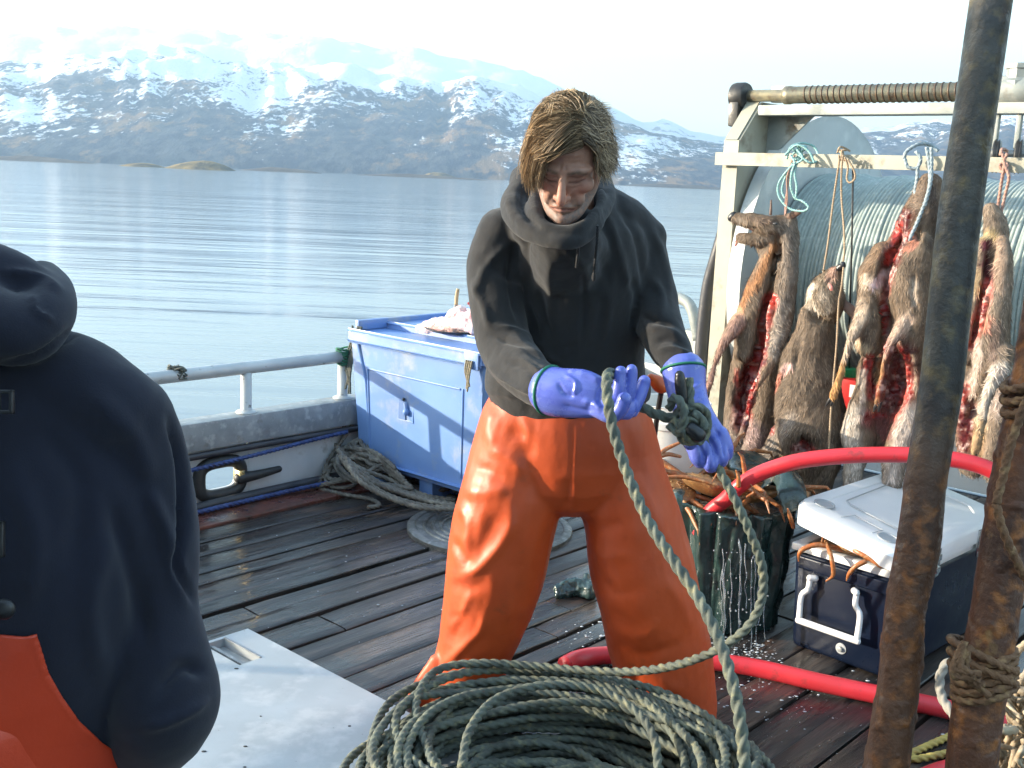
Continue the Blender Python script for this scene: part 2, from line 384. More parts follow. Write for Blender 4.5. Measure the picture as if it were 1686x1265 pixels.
# ================================================================ deck, bulwark, rail
galv = mat('galvanised_metal', (.36, .37, .37), (.25, .265, .27), (.46, .46, .45), scale=9, rough=.45, rough2=.7, metal=.35, bump=.25, bscale=90, bdist=.001, dirt=(.16, .13, .10), dscale=5, dlo=.6, dhi=.75)
railm = mat('worn_white_rail', (.50, .52, .52), (.40, .42, .43), scale=7, rough=.35, rough2=.6, metal=.2, bump=.2, bscale=120, bdist=.0008, dirt=(.08, .07, .055), dscale=16, dlo=.62, dhi=.68)
whitep = mat('white_painted_plate', (.62, .64, .65), (.48, .50, .51), scale=3, rough=.45, bump=.15, dirt=(.17, .13, .09), dscale=7, dlo=.6, dhi=.78)
def deck_mat():
    m_ = mat('wet_deck_wood', (.046, .040, .037), (.018, .017, .017), (.070, .052, .043), scale=5, detail=8, stretch=(.35, 2.2, 1), attr=False, rough=.08, rough2=.5, rscale=1.9, bump=.75, bscale=42, bdist=.004, bstretch=(.10, 1.5, 1), dirt=(.12, .10, .08), dscale=6.5, dlo=.64, dhi=.76, spec=.5, wrinkle=(14, .5, .008))
    return m_
dm = deck_mat()
a = dm.node_tree.nodes.new('ShaderNodeAttribute'); a.attribute_name = 'Col'
_p = [q for q in dm.node_tree.nodes if q.type == 'BSDF_PRINCIPLED'][0]; lk = _p.inputs['Base Color'].links[0]; src = lk.from_socket
mx = dm.node_tree.nodes.new('ShaderNodeMix'); mx.data_type = 'RGBA'; mx.blend_type = 'MULTIPLY'; mx.inputs[0].default_value = 1
dm.node_tree.links.new(src, mx.inputs[6]); dm.node_tree.links.new(a.outputs[0], mx.inputs[7]); dm.node_tree.links.new(mx.outputs[2], _p.inputs['Base Color'])
b = MB(); v = -4.0; rr = random.Random(5); k = 0
while v < 2.4:
    w = rr.choice([.085, .10, .115, .125, .14, .155]); gap = rr.choice([.006, .008, .010, .016]) if rr.random() > .12 else .028
    u = -1.6+rr.random()*-1.5; dz = rr.uniform(-.005, .004)
    while u < 5.85:
        L_ = rr.uniform(1.6, 3.6); u1 = min(u+L_, 5.85); z = dz+rr.uniform(-.003, .003)
        tone = rr.uniform(.65, 1.35); red = max(0, rr.gauss(0, .15)); c = (tone*(1+red*1.2), tone*(1+red*.1), tone*(1-red*.3))
        n = max(2, int((u1-u)/.09)); m = 6; us = np.linspace(u+.004, u1-.004, n); ws = np.array([-1, -.93, -.4, .4, .93, 1])*(w/2)
        X, Y = np.meshgrid(us, v+w/2+ws, indexing='ij'); Q = np.stack([X*1.2, Y*14, np.full_like(X, k*3.3)], -1).reshape(-1, 3)
        Z = z+fbm(Q, 1.6, 4, 3).reshape(X.shape)*.004-np.array([.004, .0006, 0, 0, .0006, .004])[None]; Z[0] -= .003; Z[-1] -= .003
        vt, ft = grid(X, Y, Z); vt2 = vt.copy(); vt2[:, 2] = -.05
        # sides
        top = len(vt); rim = [i*m for i in range(n)]+[(n-1)*m+j for j in range(1, m)]+[i*m+m-1 for i in range(n-2, -1, -1)]+[j for j in range(m-2, 0, -1)]
        rv = vt[rim].copy(); rv[:, 2] = -.045; ff = [tuple(q[::-1]) for q in ft]
        for i in range(len(rim)): j = (i+1) % len(rim); ff.append((rim[i], rim[j], top+j, top+i))
        b.add(np.vstack([vt, rv]), [q[::-1] for q in ff], c); u = u1; k += 1
    v += w+gap
dk_o = bpy.data.objects.new('deck', mesh('deck', b.V(), b.f, dm, 'x', np.concatenate(b.c))); S.collection.objects.link(dk_o)
dk_o.rotation_euler = (0, 0, A48); 
# rows of the deck mesh are in boat axes (u along x, v along -y)
for q in dk_o.data.vertices: q.co.y = -q.co.y
dk_o.data.flip_normals(); dk_o['kind'] = 'structure'
autos(dk_o.data, 40)
blk = mat('dark_gap_sheet', (.012, .012, .012), rough=.8, bump=0)  # near-black sheet laid under the planks so their gaps read as dark
solo('deck', MB().box((-3.2, -4.22, -.10), (5.9, 2.5, -.051), fr=BF), blk, kind='structure', smooth=False)
# hull
hullp = mat('hull_paint', (.10, .14, .20), (.08, .11, .16), scale=2, rough=.4)
t = thing('boat_hull', 'painted hull side of the fishing boat below the deck edge', 'hull', uv(1, -4.3, SEA-.4))
part('hull_side', MB().box((-3.3, -4.31, SEA-.6), (5.95, -4.285, -.02), fr=BF), hullp, t, False)
part('transom', MB().box((5.93, -4.285, SEA-.6), (5.96, 2.5, -.02), fr=BF), hullp, t, False)
# waterway timbers
redw = mat('red_brown_margin_plank', (.16, .055, .04), (.09, .04, .032), (.05, .035, .03), scale=6, stretch=(1, 1, 1), rough=.2, rough2=.6, bump=.6, bscale=40, bdist=.004)
solo('margin_plank', MB().box((-3, -4.23, -.045), (5.8, -4.012, .012), fr=BF, bev=.004), redw, 'red brown wet margin plank running along the foot of the bulwark', 'plank', smooth=False)
# bulwark: plate with a hawse hole
t = thing('bulwark', 'low white bulwark with grey cap rail and an oval hawse hole', 'bulwark', uv(1.5, -4.26, 0))
hu, hz_, hw, hh = 2.735, .135, .088, .052
b = MB()
n = 24; th = np.linspace(0, 2*math.pi, n, endpoint=False)
def sup(t_, a_, b_, e=.45): return np.sign(np.cos(t_))*abs(np.cos(t_))**e*a_, np.sign(np.sin(t_))*abs(np.sin(t_))**e*b_
inn = [sup(q, hw, hh) for q in th]
def outp(q):
    c, s_ = math.cos(q), math.sin(q); k_ = min(.16/abs(c) if abs(c) > 1e-6 else 9, .145/abs(s_) if abs(s_) > 1e-6 else 9); return c*k_, s_*k_
out = [outp(q) for q in th]
for vv in (-4.262, -4.278):
    V = [uv(hu+x, vv, hz_+y) for x, y in inn]+[uv(hu+x, vv, .145+y) for x, y in out]
    b.add(V, [(i, (i+1) % n, n+(i+1) % n, n+i) for i in range(n)])
V = [uv(hu+x, -4.262, hz_+y) for x, y in inn]+[uv(hu+x, -4.278, hz_+y) for x, y in inn]
b.add(V, [(i, (i+1) % n, n+(i+1) % n, n+i) for i in range(n)])
b.box((-3.3, -4.278, 0), (hu-.161, -4.262, .29), fr=BF); b.box((hu+.161, -4.278, 0), (5.9, -4.262, .29), fr=BF)
part('plate', b, whitep, t, False)
b = MB(); b.box((-3.3, -4.345, .287), (3.63, -4.225, .418), fr=BF, bev=.008); part('cap_rail', b, galv, t, 'auto')
b = MB(); b.box((3.64, -4.345, .287), (5.98, -4.225, .40), fr=BF, bev=.008); b.box((5.86, -4.22, .287), (5.98, 2.5, .40), fr=BF, bev=.008); part('stern_cap', b, galv, t, 'auto')
b = MB(); b.box((5.90, -4.26, 0), (5.93, 2.5, .286), fr=BF); part('stern_plate', b, whitep, t, False)
# hawse ring with cleat horn
dkm = mat('black_cast_iron', (.03, .032, .035), (.05, .048, .045), rough=.35, rough2=.6, scale=20, bump=.3, bscale=100, metal=.3)
pth = np.array([uv(hu+x, -4.25, hz_+y) for x, y in [sup(q, hw+.024, hh+.026, .62) for q in np.linspace(0, 2*math.pi, 49)[:-1]]])
b = MB(); P = np.vstack([pth, pth[:2]]); T = np.roll(pth, -1, 0)-np.roll(pth, 1, 0); T /= np.linalg.norm(T, axis=1)[:, None]
Nn = np.cross(T, BV); ns = 12; a_ = np.linspace(0, 2*math.pi, ns, endpoint=False)
V = (pth[:, None]+.030*np.cos(a_)[None, :, None]*Nn[:, None]+.028*np.sin(a_)[None, :, None]*BV).reshape(-1, 3); m_ = len(pth)
b.add(V, [(i*ns+j, i*ns+(j+1) % ns, ((i+1) % m_)*ns+(j+1) % ns, ((i+1) % m_)*ns+j) for i in range(m_) for j in range(ns)])
tt = thing('hawse_ring', 'black oval hawse ring with a tapering cleat horn on the bulwark', 'fairlead', uv(hu, -4.25, .05))
part('ring', b, dkm, tt)
part('horn', limb([(uv(hu+.09, -4.225, .125), .028), (uv(hu+.18, -4.215, .128), .022), (uv(hu+.30, -4.215, .135), .016)], up=BV), dkm, tt)
brass = mat('polished_brass_liner', (.75, .6, .3), rough=.25, metal=.9, bump=.1)
part('liner', MB().box((hu+.075, -4.262, hz_-.03), (hu+.105, -4.205, hz_+.03), fr=BF, bev=.006), brass, tt, 'auto')
# pipes and hoses along the bulwark
bl = mat('blue_poly_line', (.035, .07, .22), (.02, .03, .10), scale=25, rough=.5, bump=.5, bscale=90)
bk = mat('black_rubber_hose', (.025, .027, .035), (.05, .05, .055), scale=8, rough=.35, rough2=.6, bump=.2)
L1 = [uv(u, -4.20+.012*math.sin(u*5), z) for u, z in ((.8, .18), (1.6, .21), (2.3, .205), (2.55, .215), (2.9, .235), (3.2, .25), (3.45, .26))]
solo('mooring_line', rope(L1, .011, depth=.2), bl, 'blue line stretched along the bulwark above the hawse ring', 'rope')
L1 = [uv(u, -4.15+.02*math.sin(u*4), z) for u, z in ((.8, .035), (1.6, .03), (2.3, .03), (2.9, .03), (3.25, .04), (3.5, .04))]
solo('mooring_line', rope(L1, .012, depth=.2), bl, 'blue line lying on the deck edge below the hawse ring', 'rope')
L1 = [uv(u, -4.205, z) for u, z in ((.5, .02), (1.5, .035), (2.4, .032), (3.0, .04), (3.6, .04))]
solo('deck_hose', tube(cr(L1, 8), .022, 12), bk, 'black hose lying against the foot of the bulwark', 'hose')
L1 = [uv(u, -4.235, z) for u, z in ((.5, .262), (1.5, .265), (2.4, .262), (3.0, .265), (3.6, .262))]
solo('deck_hose', tube(cr(L1, 8), .016, 12), bk, 'black hose tucked up under the bulwark cap', 'hose')
# railing
t = thing('railing', 'white tubular steel railing with chipped paint on the bulwark cap', 'railing', uv(1.5, -4.285, .418))
part('top_rail', tube([uv(u, -4.285, .632) for u in np.linspace(-3, 3.52, 40)], .030, 18), railm, t)
for u in (-.8, .4, 1.65, 2.9, 3.475):
    part('post', MB().add(*lathe([(.032, .418), (.030, .425), (.027, .43), (.026, .61)], 18, uv(u, -4.285, 0))), railm, t)
    bb = MB(); bb.add(*lathe([(.05, .418), (.05, .424), (.036, .43), (.028, .434)], 18, uv(u, -4.285, 0))); part('base_weld', bb, railm, t)
# frayed twine tied on the rail
tw = mat('dark_twine', (.07, .085, .075), (.12, .12, .10), scale=60, rough=.9, bump=.5, bscale=200)
tg = mat('green_twine', (.02, .16, .09), (.03, .10, .07), scale=60, rough=.8, bump=.5, bscale=200)
b = MB(); c0 = pv(290, 612, -4.285)
for k in range(16):
    P = [c0+np.array([rr.uniform(-.05, .05), rr.uniform(-.03, .03), rr.uniform(-.035, .03)]) for _ in range(5)]; b.add(*tube(cr(P, 6), .0035, 6))
solo('twine_scrap', b, tw, 'ragged scrap of dark twine knotted round the top rail', 'twine')
b = MB()
for k in range(9):
    c0 = uv(3.475, -4.285, .60+k*.009)
    P = [c0+BU*(.034*math.cos(q))+BV*(.034*math.sin(q))+BZ*.006*math.sin(q*2+k) for q in np.linspace(0, 6.28, 20)]; b.add(*tube(P, .005, 6))
b2 = MB()
for k in range(7):
    c0 = uv(3.49, -4.22, .70)+BV*rr.uniform(-.03, .02)
    P = [uv(3.47, -4.17, .80)+BV*rr.uniform(-.04, .04), c0+BV*rr.uniform(-.03, .03), uv(3.475, -4.24, .60)+BV*rr.uniform(-.03, .03), uv(3.47, -4.235, .52)+BV*rr.uniform(-.03, .03)+BZ*rr.uniform(-.07, .05)]
    b2.add(*rope(P, .006, step=.004, seg=8, depth=.2))
tt = thing('rope_lashing', 'dark cord tied from the tote corner to the rail post with green twine', 'rope', uv(3.475, -4.285, .5))
part('green_wrap', b, tg, tt); part('cord', b2, tw, tt)
# deck plate (round, ribbed)
alum = mat('scuffed_aluminium', (.20, .205, .20), (.13, .13, .125), (.27, .27, .26), scale=16, rough=.35, rough2=.6, metal=.55, bump=.3, bscale=120, bdist=.001, dirt=(.07, .06, .05), dscale=9, dlo=.5, dhi=.7)
c0 = on(806, 871, .004); pr = [(.37, -.02), (.37, .012), (.36, .018), (.335, .018), (.33, .013), (.315, .013)]
for k in range(6): r = .30-k*.036; pr += [(r, .013), (r-.005, .019), (r-.014, .019), (r-.019, .013)]
pr += [(.08, .013), (.07, .016), (.02, .016)]
t = thing('deck_hatch_cover', 'round ribbed metal hatch cover set flush in the planks', 'hatch cover', c0)
part('lid', lathe(pr, 64, c0), alum, t, 'auto'); part('lift_hole', lathe([(.032, .0165), (.032, .022), (.022, .022), (.02, .017)], 20, c0+BU*.12), dkm, t)
# big aluminium hatch at lower left
hp = mat('brushed_hatch_plate', (.42, .44, .45), (.36, .38, .39), (.48, .49, .49), scale=4, rough=.35, rough2=.5, metal=.25, bump=.12, bscale=50, bdist=.001, dirt=(.16, .15, .13), dscale=55, dlo=.68, dhi=.72)
cn = on(408, 1035, .045); cu, cv = cn@BU, cn@BV
t = thing('hatch', 'pale grey metal hatch plate with a recessed handle slot', 'hatch', on(408, 1200, 0))
ru0, ru1, rv0, rv1 = 0, 0, 0, 0
q0 = on(425, 1082, .045); q1 = on(340, 1110, .045)
# plate as strips round the recess
RU1, RU0 = q0@BU, q0@BU-.075; RV1 = q0@BV+.01; RV0 = RV1-.20
b = MB(); Bx = lambda u0, u1, v0, v1, z0=0., z1=.045: b.box((u0, v0, z0), (u1, v1, z1), fr=BF)
Bx(RU1, cu, cv, cv+1.5); Bx(cu-1.7, RU0, cv, cv+1.5); Bx(RU0, RU1, cv, RV0); Bx(RU0, RU1, RV1, cv+1.5)
part('plate', b, hp, t, False)
b = MB(); b.box((RU0+.001, RV0+.001, .005), (RU1-.001, RV1-.001, .018), fr=BF); b.box((RU0+.022, RV0+.002, .019), (RU0+.034, RV1-.002, .034), fr=BF); part('handle_recess', b, galv, t, False)
b = MB()
for i in range(24): s_ = RV0+(RV1-RV0)*(i+.5)/24; b.add(*sphere(uv(RU1+.003, s_, .046), (.006, .004, .003), 8, 6))
part('weld_bead', b, galv, t)
b = MB(); r2 = random.Random(3)
for i in range(34):
    s_ = .0022+.0028*r2.random()
    p_ = uv(cu-.08-r2.random()*1.2, cv+.08+r2.random()*1.1, .0455)
    if RU0-.02 < p_@BU < RU1+.02 and RV0-.02 < p_@BV < RV1+.02: continue
    b.add(*sphere(p_, (s_*1.6, s_, .0018), 6, 5))
gr_ = part('grit', b, dkm, t); gr_['kind'] = 'stuff'
# wheelhouse of the boat, behind the photographer: it shades the near deck
wh = mat('wheelhouse_paint', (.62, .63, .62), (.5, .5, .48), scale=2, rough=.5)
t = thing('wheelhouse', 'white painted wheelhouse forward of the working deck', 'wheelhouse', uv(-1.9, -1.6, 0))
part('wall', MB().box((-3.2, -3.45, 0), (-.75, .6, 2.3), fr=BF), wh, t, False)
part('roof', MB().box((-3.3, -3.6, 2.301), (-.45, .75, 2.38), fr=BF), wh, t, False)
gl = mat('window_glass', (.02, .03, .04), rough=.05, bump=0)
for v0 in (-3.1, -2.1, -1.1): part('window', MB().box((-.748, v0, 1.2), (-.735, v0+.7, 1.8), fr=BF), gl, t, False)
# ================================================================ people
skinm = mat('weathered_skin', (1, 1, 1), (.86, .82, .80), scale=60, attr=True, rough=.45, rough2=.6, bump=.35, bscale=450, bdist=.0012, sss=.06, spec=.45)
hairm = mat('sun_bleached_hair', (1, 1, 1), attr=True, rough=.5, bump=0, spec=.3)
hoodm = mat('charcoal_fleece', (.0088, .0088, .0105), (.0135, .0128, .0130), scale=7, rough=.92, bump=.35, bscale=420, bdist=.0015, sheen=.12, wrinkle=(13, .55, .012), dirt=(.032, .029, .026), dscale=5, dlo=.58, dhi=.8)
orm = mat('orange_oilskin', (.58, .084, .016), (.48, .066, .013), scale=4, rough=.45, rough2=.6, bump=.12, bscale=160, bdist=.0012, wrinkle=(16, .35, .008), coat=.06, coatr=.3, dirt=(.34, .065, .02), dscale=9, dlo=.6, dhi=.75)
glm = mat('blue_rubber_glove', (.115, .155, .56), (.095, .13, .48), scale=15, rough=.22, rough2=.45, bump=.15, bscale=90, bdist=.001, coat=.4, coatr=.2, dirt=(.34, .38, .58), dscale=17, dlo=.6, dhi=.72)  # pale layer gives whitish smears and stands in for wet highlights
grnm = mat('green_cuff_binding', (.01, .16, .09), rough=.6, scale=80, bump=.3, bscale=300)
bootm = mat('brown_rubber_boot', (.06, .045, .03), rough=.4, bump=.1)
HC = {}
def rotm(pitch, yaw=0, roll=0):
    return np.array((Matrix.Rotation(yaw, 3, 'Z')@Matrix.Rotation(roll, 3, 'Y')@Matrix.Rotation(pitch, 3, 'X')))
def head_mesh(vox=.0032):
    s = sphere; L_ = []
    A = L_.append
    A(s((0, .015, .035), (.076, .096, .084))); A(s((0, -.028, -.015), (.061, .062, .078)))
    for k in (-1, 1):
        A(limb([((k*.058, .01, -.03), .022), ((k*.049, -.012, -.075), .018), ((k*.026, -.055, -.102), .018), ((0, -.076, -.106), .021)], up=(0, 0, 1), seg=14))
        A(s((k*.043, -.056, -.024), (.024, .024, .020))); A(s((k*.031, -.068, .001), (.0145, .0125, .0105)))
        A(s((k*.079, .012, -.008), (.007, .018, .031), R=rotm(.15, -k*.35))); A(s((k*.0125, -.099, -.037), .0085))
        A(s((k*.026, -.060, -.060), (.022, .022, .028)))
    A(s((0, -.080, -.108), (.022, .017, .016)))
    A(limb([((-.054, -.056, .014), .010), ((-.032, -.077, .020), .0125), ((0, -.081, .022), .011), ((.032, -.077, .020), .0125), ((.054, -.056, .014), .010)], up=(0, 0, 1), seg=12))
    A(limb([((0, -.082, .018), .009), ((0, -.100, -.008), .0095), ((0, -.115, -.030), .011), ((0, -.114, -.039), .0105)], up=(1, 0, 0), seg=12))
    A(limb([((-.026, -.074, -.077), .005), ((-.010, -.088, -.0665), .0065), ((.010, -.088, -.0665), .0065), ((.026, -.074, -.077), .005)], up=(0, 0, 1), seg=10))
    A(limb([((-.022, -.075, -.081), .005), ((0, -.088, -.0775), .0075), ((.022, -.075, -.081), .005)], up=(0, 0, 1), seg=10))
    A(limb([((0, .02, -.03), .055), ((0, .045, -.10), .052), ((0, .075, -.19), .062), ((0, .095, -.25), .085)], up=(0, 1, 0)))
    V, Fc = fuse(L_, vox, 3)
    N = vnormals(V, Fc); fr = np.clip(-N[:, 1]*2, 0, 1)*(V[:, 2] > -.13)
    X, Z = V[:, 0], V[:, 2]; off = np.zeros(len(V))
    def st(pl, w, h):
        nonlocal off; d, t_ = polyd(X, Z, pl); off = off+h*np.exp(-(d/w)**2)*np.clip(np.minimum(t_, 1-t_)*5+.2, 0, 1)
    for k in (-1, 1):
        st([(k*.014, -.004), (k*.031, -.0085), (k*.046, -.004)], .0022, -.0035)      # closed lid line
        st([(k*.016, .010), (k*.033, .012), (k*.047, .006)], .003, -.0025)           # lid crease
        st([(k*.016, -.020), (k*.030, -.020), (k*.042, -.014)], .003, -.002)        # bag
        st([(k*.018, -.036), (k*.030, -.058), (k*.036, -.084)], .005, -.0022)       # cheek fold
        st([(k*.006, .022), (k*.006, .036)], .0022, -.003)
    st([(-.027, -.080), (-.012, -.0735), (0, -.072), (.012, -.0735), (.027, -.080)], .0020, -.0045)
    for z in (.042, .052, .063): st([(-.04, z-.004), (0, z), (.04, z-.003)], .002, -.0016)
    st([(-.015, -.090), (.015, -.090)], .004, -.003)
    V = V+N*(off*fr)[:, None]
    # colours (skin, lips, stubble, brows, scalp under the hair)
    c = np.tile(np.array([.40, .215, .15]), (len(V), 1)); n1 = fbm(V, 30, 4, 2)[:, None]; c = c*(1+.16*n1)
    def blend(w, col):
        nonlocal c; w = np.clip(w, 0, 1)[:, None]; c = c*(1-w)+np.array(col)*w
    Y = V[:, 1]
    red = np.exp(-((X/.02)**2+((Z+.035)/.02)**2))+np.exp(-(((abs(X)-.045)/.018)**2+((Z+.03)/.016)**2)); blend(red*.5, (.58, .22, .15))
    d, _ = polyd(X, Z, [(-.026, -.080), (-.012, -.0735), (0, -.072), (.012, -.0735), (.026, -.080)]); blend((d < .0065)*.5*fr, (.40, .17, .15)); blend((d < .0015)*.8*fr, (.08, .03, .03))
    stub = np.clip((-.050-Z)/.02, 0, 1)*(Y < .02)*(.45+.5*(fbm(V, 260, 2, 6) > 0))*(d > .008); blend(stub*.85, (.20, .165, .15))
    d2 = np.exp(-((X/.03)**2+((Z+.054)/.007)**2))*(.4+.5*(fbm(V, 260, 2, 7) > 0)); blend(d2*.5, (.20, .15, .12))
    for k in (-1, 1):
        d, _ = polyd(X, Z, [(k*.014, .021), (k*.032, .025), (k*.050, .015)]); blend(np.exp(-(d/.0048)**2)*(.7+.25*(fbm(V, 300, 2, 8) > -.1))*fr, (.09, .06, .04))
        d, _ = polyd(X, Z, [(k*.014, -.004), (k*.031, -.0085), (k*.046, -.004)]); blend(np.exp(-(d/.0022)**2)*.9*fr, (.07, .035, .025)); blend(np.exp(-(d/.011)**2)*.3*fr, (.36, .17, .13))
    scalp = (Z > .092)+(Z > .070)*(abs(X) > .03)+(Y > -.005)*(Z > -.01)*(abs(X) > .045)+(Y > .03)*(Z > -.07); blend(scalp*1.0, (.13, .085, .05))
    return V, Fc, c
def hair_mesh(n, mirror=1, seed=1, bald=False):
    r = random.Random(seed); g = np.random.default_rng(seed); b = MB(); cols = []
    A0 = np.array([0, .015, .035]); AX = np.array([.078, .098, .086]); K = 15; rad_ = math.radians
    clumps = [(r.uniform(-1, 1), r.uniform(0, 6.28), r.uniform(0, 6.28)) for _ in range(90)]
    dirg = np.array([0, -.34, -.94])
    for i in range(n):
        q = r.random(); fringe = False; cut = 1.0
        if q < .27: f1 = r.uniform(178, 239); yr = r.uniform(-.075, -.02); ov = r.uniform(16, 60)-(max(0, f1-226))*1.2; fringe = True
        elif q < .43: f1 = r.uniform(-34, 12); yr = r.uniform(-.07, -.01); ov = r.uniform(8, 44)
        elif q < .62: f1 = r.uniform(100, 182); yr = r.uniform(-.03, .07); ov = r.uniform(20, 54)
        elif q < .80: f1 = r.uniform(5, 85); yr = r.uniform(-.03, .07); ov = r.uniform(16, 46)
        else: f1 = r.choice([r.uniform(100, 230), r.uniform(-30, 80)]); yr = r.uniform(-.07, .07); ov = 0; cut = r.uniform(.35, .9)
        ci = int(((f1 % 360)/360*44+(yr+.08)*60)) % 90; cl = clumps[ci]; lay = r.uniform(.002, .016)
        d0 = np.array([.030+r.gauss(0, .003), yr-.0, 0])/AX; d0[2] = math.sqrt(max(.05, 1-d0@d0)); d0 /= np.linalg.norm(d0)
        fr_ = math.radians(f1+cl[0]*5); d1 = np.array([math.sin(rad_(84))*math.cos(fr_), math.sin(rad_(84))*math.sin(fr_), math.cos(rad_(84))])
        om = math.acos(max(-1, min(1, float(d0@d1)))); t_ = np.linspace(0, 1, K); arc = t_*(om+math.radians(max(ov, 0)))*cut; sa = np.minimum(arc, om)
        D = (np.sin(om-sa)[:, None]*d0+np.sin(sa)[:, None]*d1)/math.sin(om)
        P = A0+D*(AX+lay*.8+.007*np.sin(np.pi*np.clip(sa/om, 0, 1)**.7)[:, None]+.003*np.sin(t_*7+cl[2])[:, None])
        over = np.clip(arc-om, 0, None)[:, None]*.088
        side = 1 if math.cos(math.radians(f1)) > 0 else -1
        P = P+over*dirg+np.array([side*.014, 0, 0])*np.clip(over/.05, 0, 1)*(1-np.clip(over/.09, 0, 1)*.5)
        if fringe: P = P+np.array([0, -.012, 0])*np.sin(np.pi*t_)[:, None]*min(1, max(0, (f1-190)/40))
        wv = r.uniform(3, 8)
        P = P+g.normal(0, .0014, (1, 3))+g.normal(0, .005, (1, 3))*t_[:, None]**2+(.004*np.sin(t_*wv+cl[1])*t_)[:, None]*np.array([math.cos(cl[2]), math.sin(cl[2]), .4])
        if side > 0 and not fringe: P = P+np.array([.016, 0, .006])*(np.clip(t_-.75, 0, 1)/.25)[:, None]**2*r.random()
        w = .00100*r.uniform(.7, 1.2)*(1-.75*t_**2); b.add(*tube(P, w, 3)); base = r.random()
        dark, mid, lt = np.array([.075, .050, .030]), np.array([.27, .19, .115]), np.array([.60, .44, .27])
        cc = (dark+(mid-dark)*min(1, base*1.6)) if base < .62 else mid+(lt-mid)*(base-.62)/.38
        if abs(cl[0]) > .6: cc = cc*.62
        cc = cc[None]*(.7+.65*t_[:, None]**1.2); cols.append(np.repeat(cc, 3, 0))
    for i in range(26):      # stray wisps over the crown
        f = r.uniform(0, 6.28); P0 = A0+np.array([math.cos(f)*.03, math.sin(f)*.03, .082]); d = np.array([math.cos(f+1)*.05, math.sin(f+1)*.04, 0])
        P = np.array([P0+d*s_+np.array([0, 0, .026*math.sin(s_*math.pi)*r.uniform(.5, 1.2)]) for s_ in np.linspace(0, 1.3, K)])
        b.add(*tube(P, np.linspace(.0009, .0004, K), 3)); cols.append(np.tile([.33, .24, .14], (K*3, 1)))
    return b.V(), b.f, np.concatenate(cols)
def place(V, R, s, o): return (np.asarray(V)*s)@R.T+np.asarray(o)
C2 = lambda L_: [(740+x/3.372, 440+y/3.372) for x, y in L_]
C6 = lambda L_: [(560+x/2.479, 780+y/2.479) for x, y in L_]
man = thing('person', 'man in a charcoal hooded sweatshirt, orange oilskin trousers and blue gloves, head bowed, gathering rope', 'person', on(930, 1165))
# head
HR = rotm(math.radians(34), math.radians(-8), math.radians(2)); HO = at(935, 262, 2.60); HS = 1.035
V, Fc, c = head_mesh(); V = place(V, HR, HS, HO)
part('body', (V, Fc), skinm, man, col=c)
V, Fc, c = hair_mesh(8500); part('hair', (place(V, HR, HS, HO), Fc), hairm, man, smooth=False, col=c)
# sweatshirt
def M_(rows, **k):      # rows (x, y, Y, r px, deep)
    out = []
    for q in rows:
        p = at(q[0], q[1], q[2]); r = rad(p, q[3]); out.append((p, r, r*(q[4] if len(q) > 4 else 1)))
    return limb(out, **k)
pcs = [M_([(945, 345, 2.84, 75, .9), (948, 385, 2.86, 112, .70), (952, 440, 2.88, 120, .70), (954, 500, 2.91, 112, .74), (952, 560, 2.94, 111, .78), (945, 595, 2.95, 122, .78), (938, 618, 2.95, 133, .80), (935, 630, 2.95, 137, .78), (935, 637, 2.95, 134, .72)], seg=32, sub=5),
       M_([(838, 392, 2.89, 42), (885, 362, 2.87, 46), (945, 350, 2.86, 50), (1010, 360, 2.88, 46), (1058, 392, 2.91, 38)], seg=20),
       M_([(832, 388, 2.88, 48), (817, 440, 2.86, 49), (820, 510, 2.82, 47), (834, 575, 2.77, 46), (866, 614, 2.65, 42), (892, 636, 2.565, 37), (900, 641, 2.55, 34)], seg=24, sub=6),
       M_([(1046, 388, 2.90, 42), (1060, 440, 2.90, 42), (1076, 505, 2.86, 41), (1094, 558, 2.78, 37), (1110, 586, 2.73, 32), (1116, 597, 2.71, 29)], seg=24, sub=6),
       M_([(932, 362, 2.665, 46, .75), (932, 395, 2.70, 58, .8), (940, 430, 2.80, 75, .8)], seg=20),
       M_([(900, 300, 2.92, 40, .8), (878, 330, 2.84, 42, .8), (880, 380, 2.80, 40, .8)], seg=20)]
ring = [(862, 300, 2.80, 20), (846, 335, 2.74, 23), (862, 368, 2.66, 21), (895, 391, 2.59, 15), (935, 399, 2.56, 12), (970, 384, 2.60, 12), (990, 352, 2.68, 13), (998, 318, 2.80, 17), (970, 290, 2.93, 24), (910, 282, 2.95, 28), (868, 292, 2.86, 26), (856, 306, 2.79, 20)]
pcs.append(M_(ring, seg=14, sub=5))
pcs.append(M_([(884, 310, 2.72, 10), (880, 345, 2.65, 11), (894, 372, 2.59, 11), (930, 382, 2.57, 10), (962, 372, 2.58, 10), (985, 345, 2.65, 9), (990, 318, 2.72, 9)], seg=10))
V, Fc = fuse(pcs, .0065, 3)
st = []
def S2(pl, w, h): st.append((C2(pl), w, h))
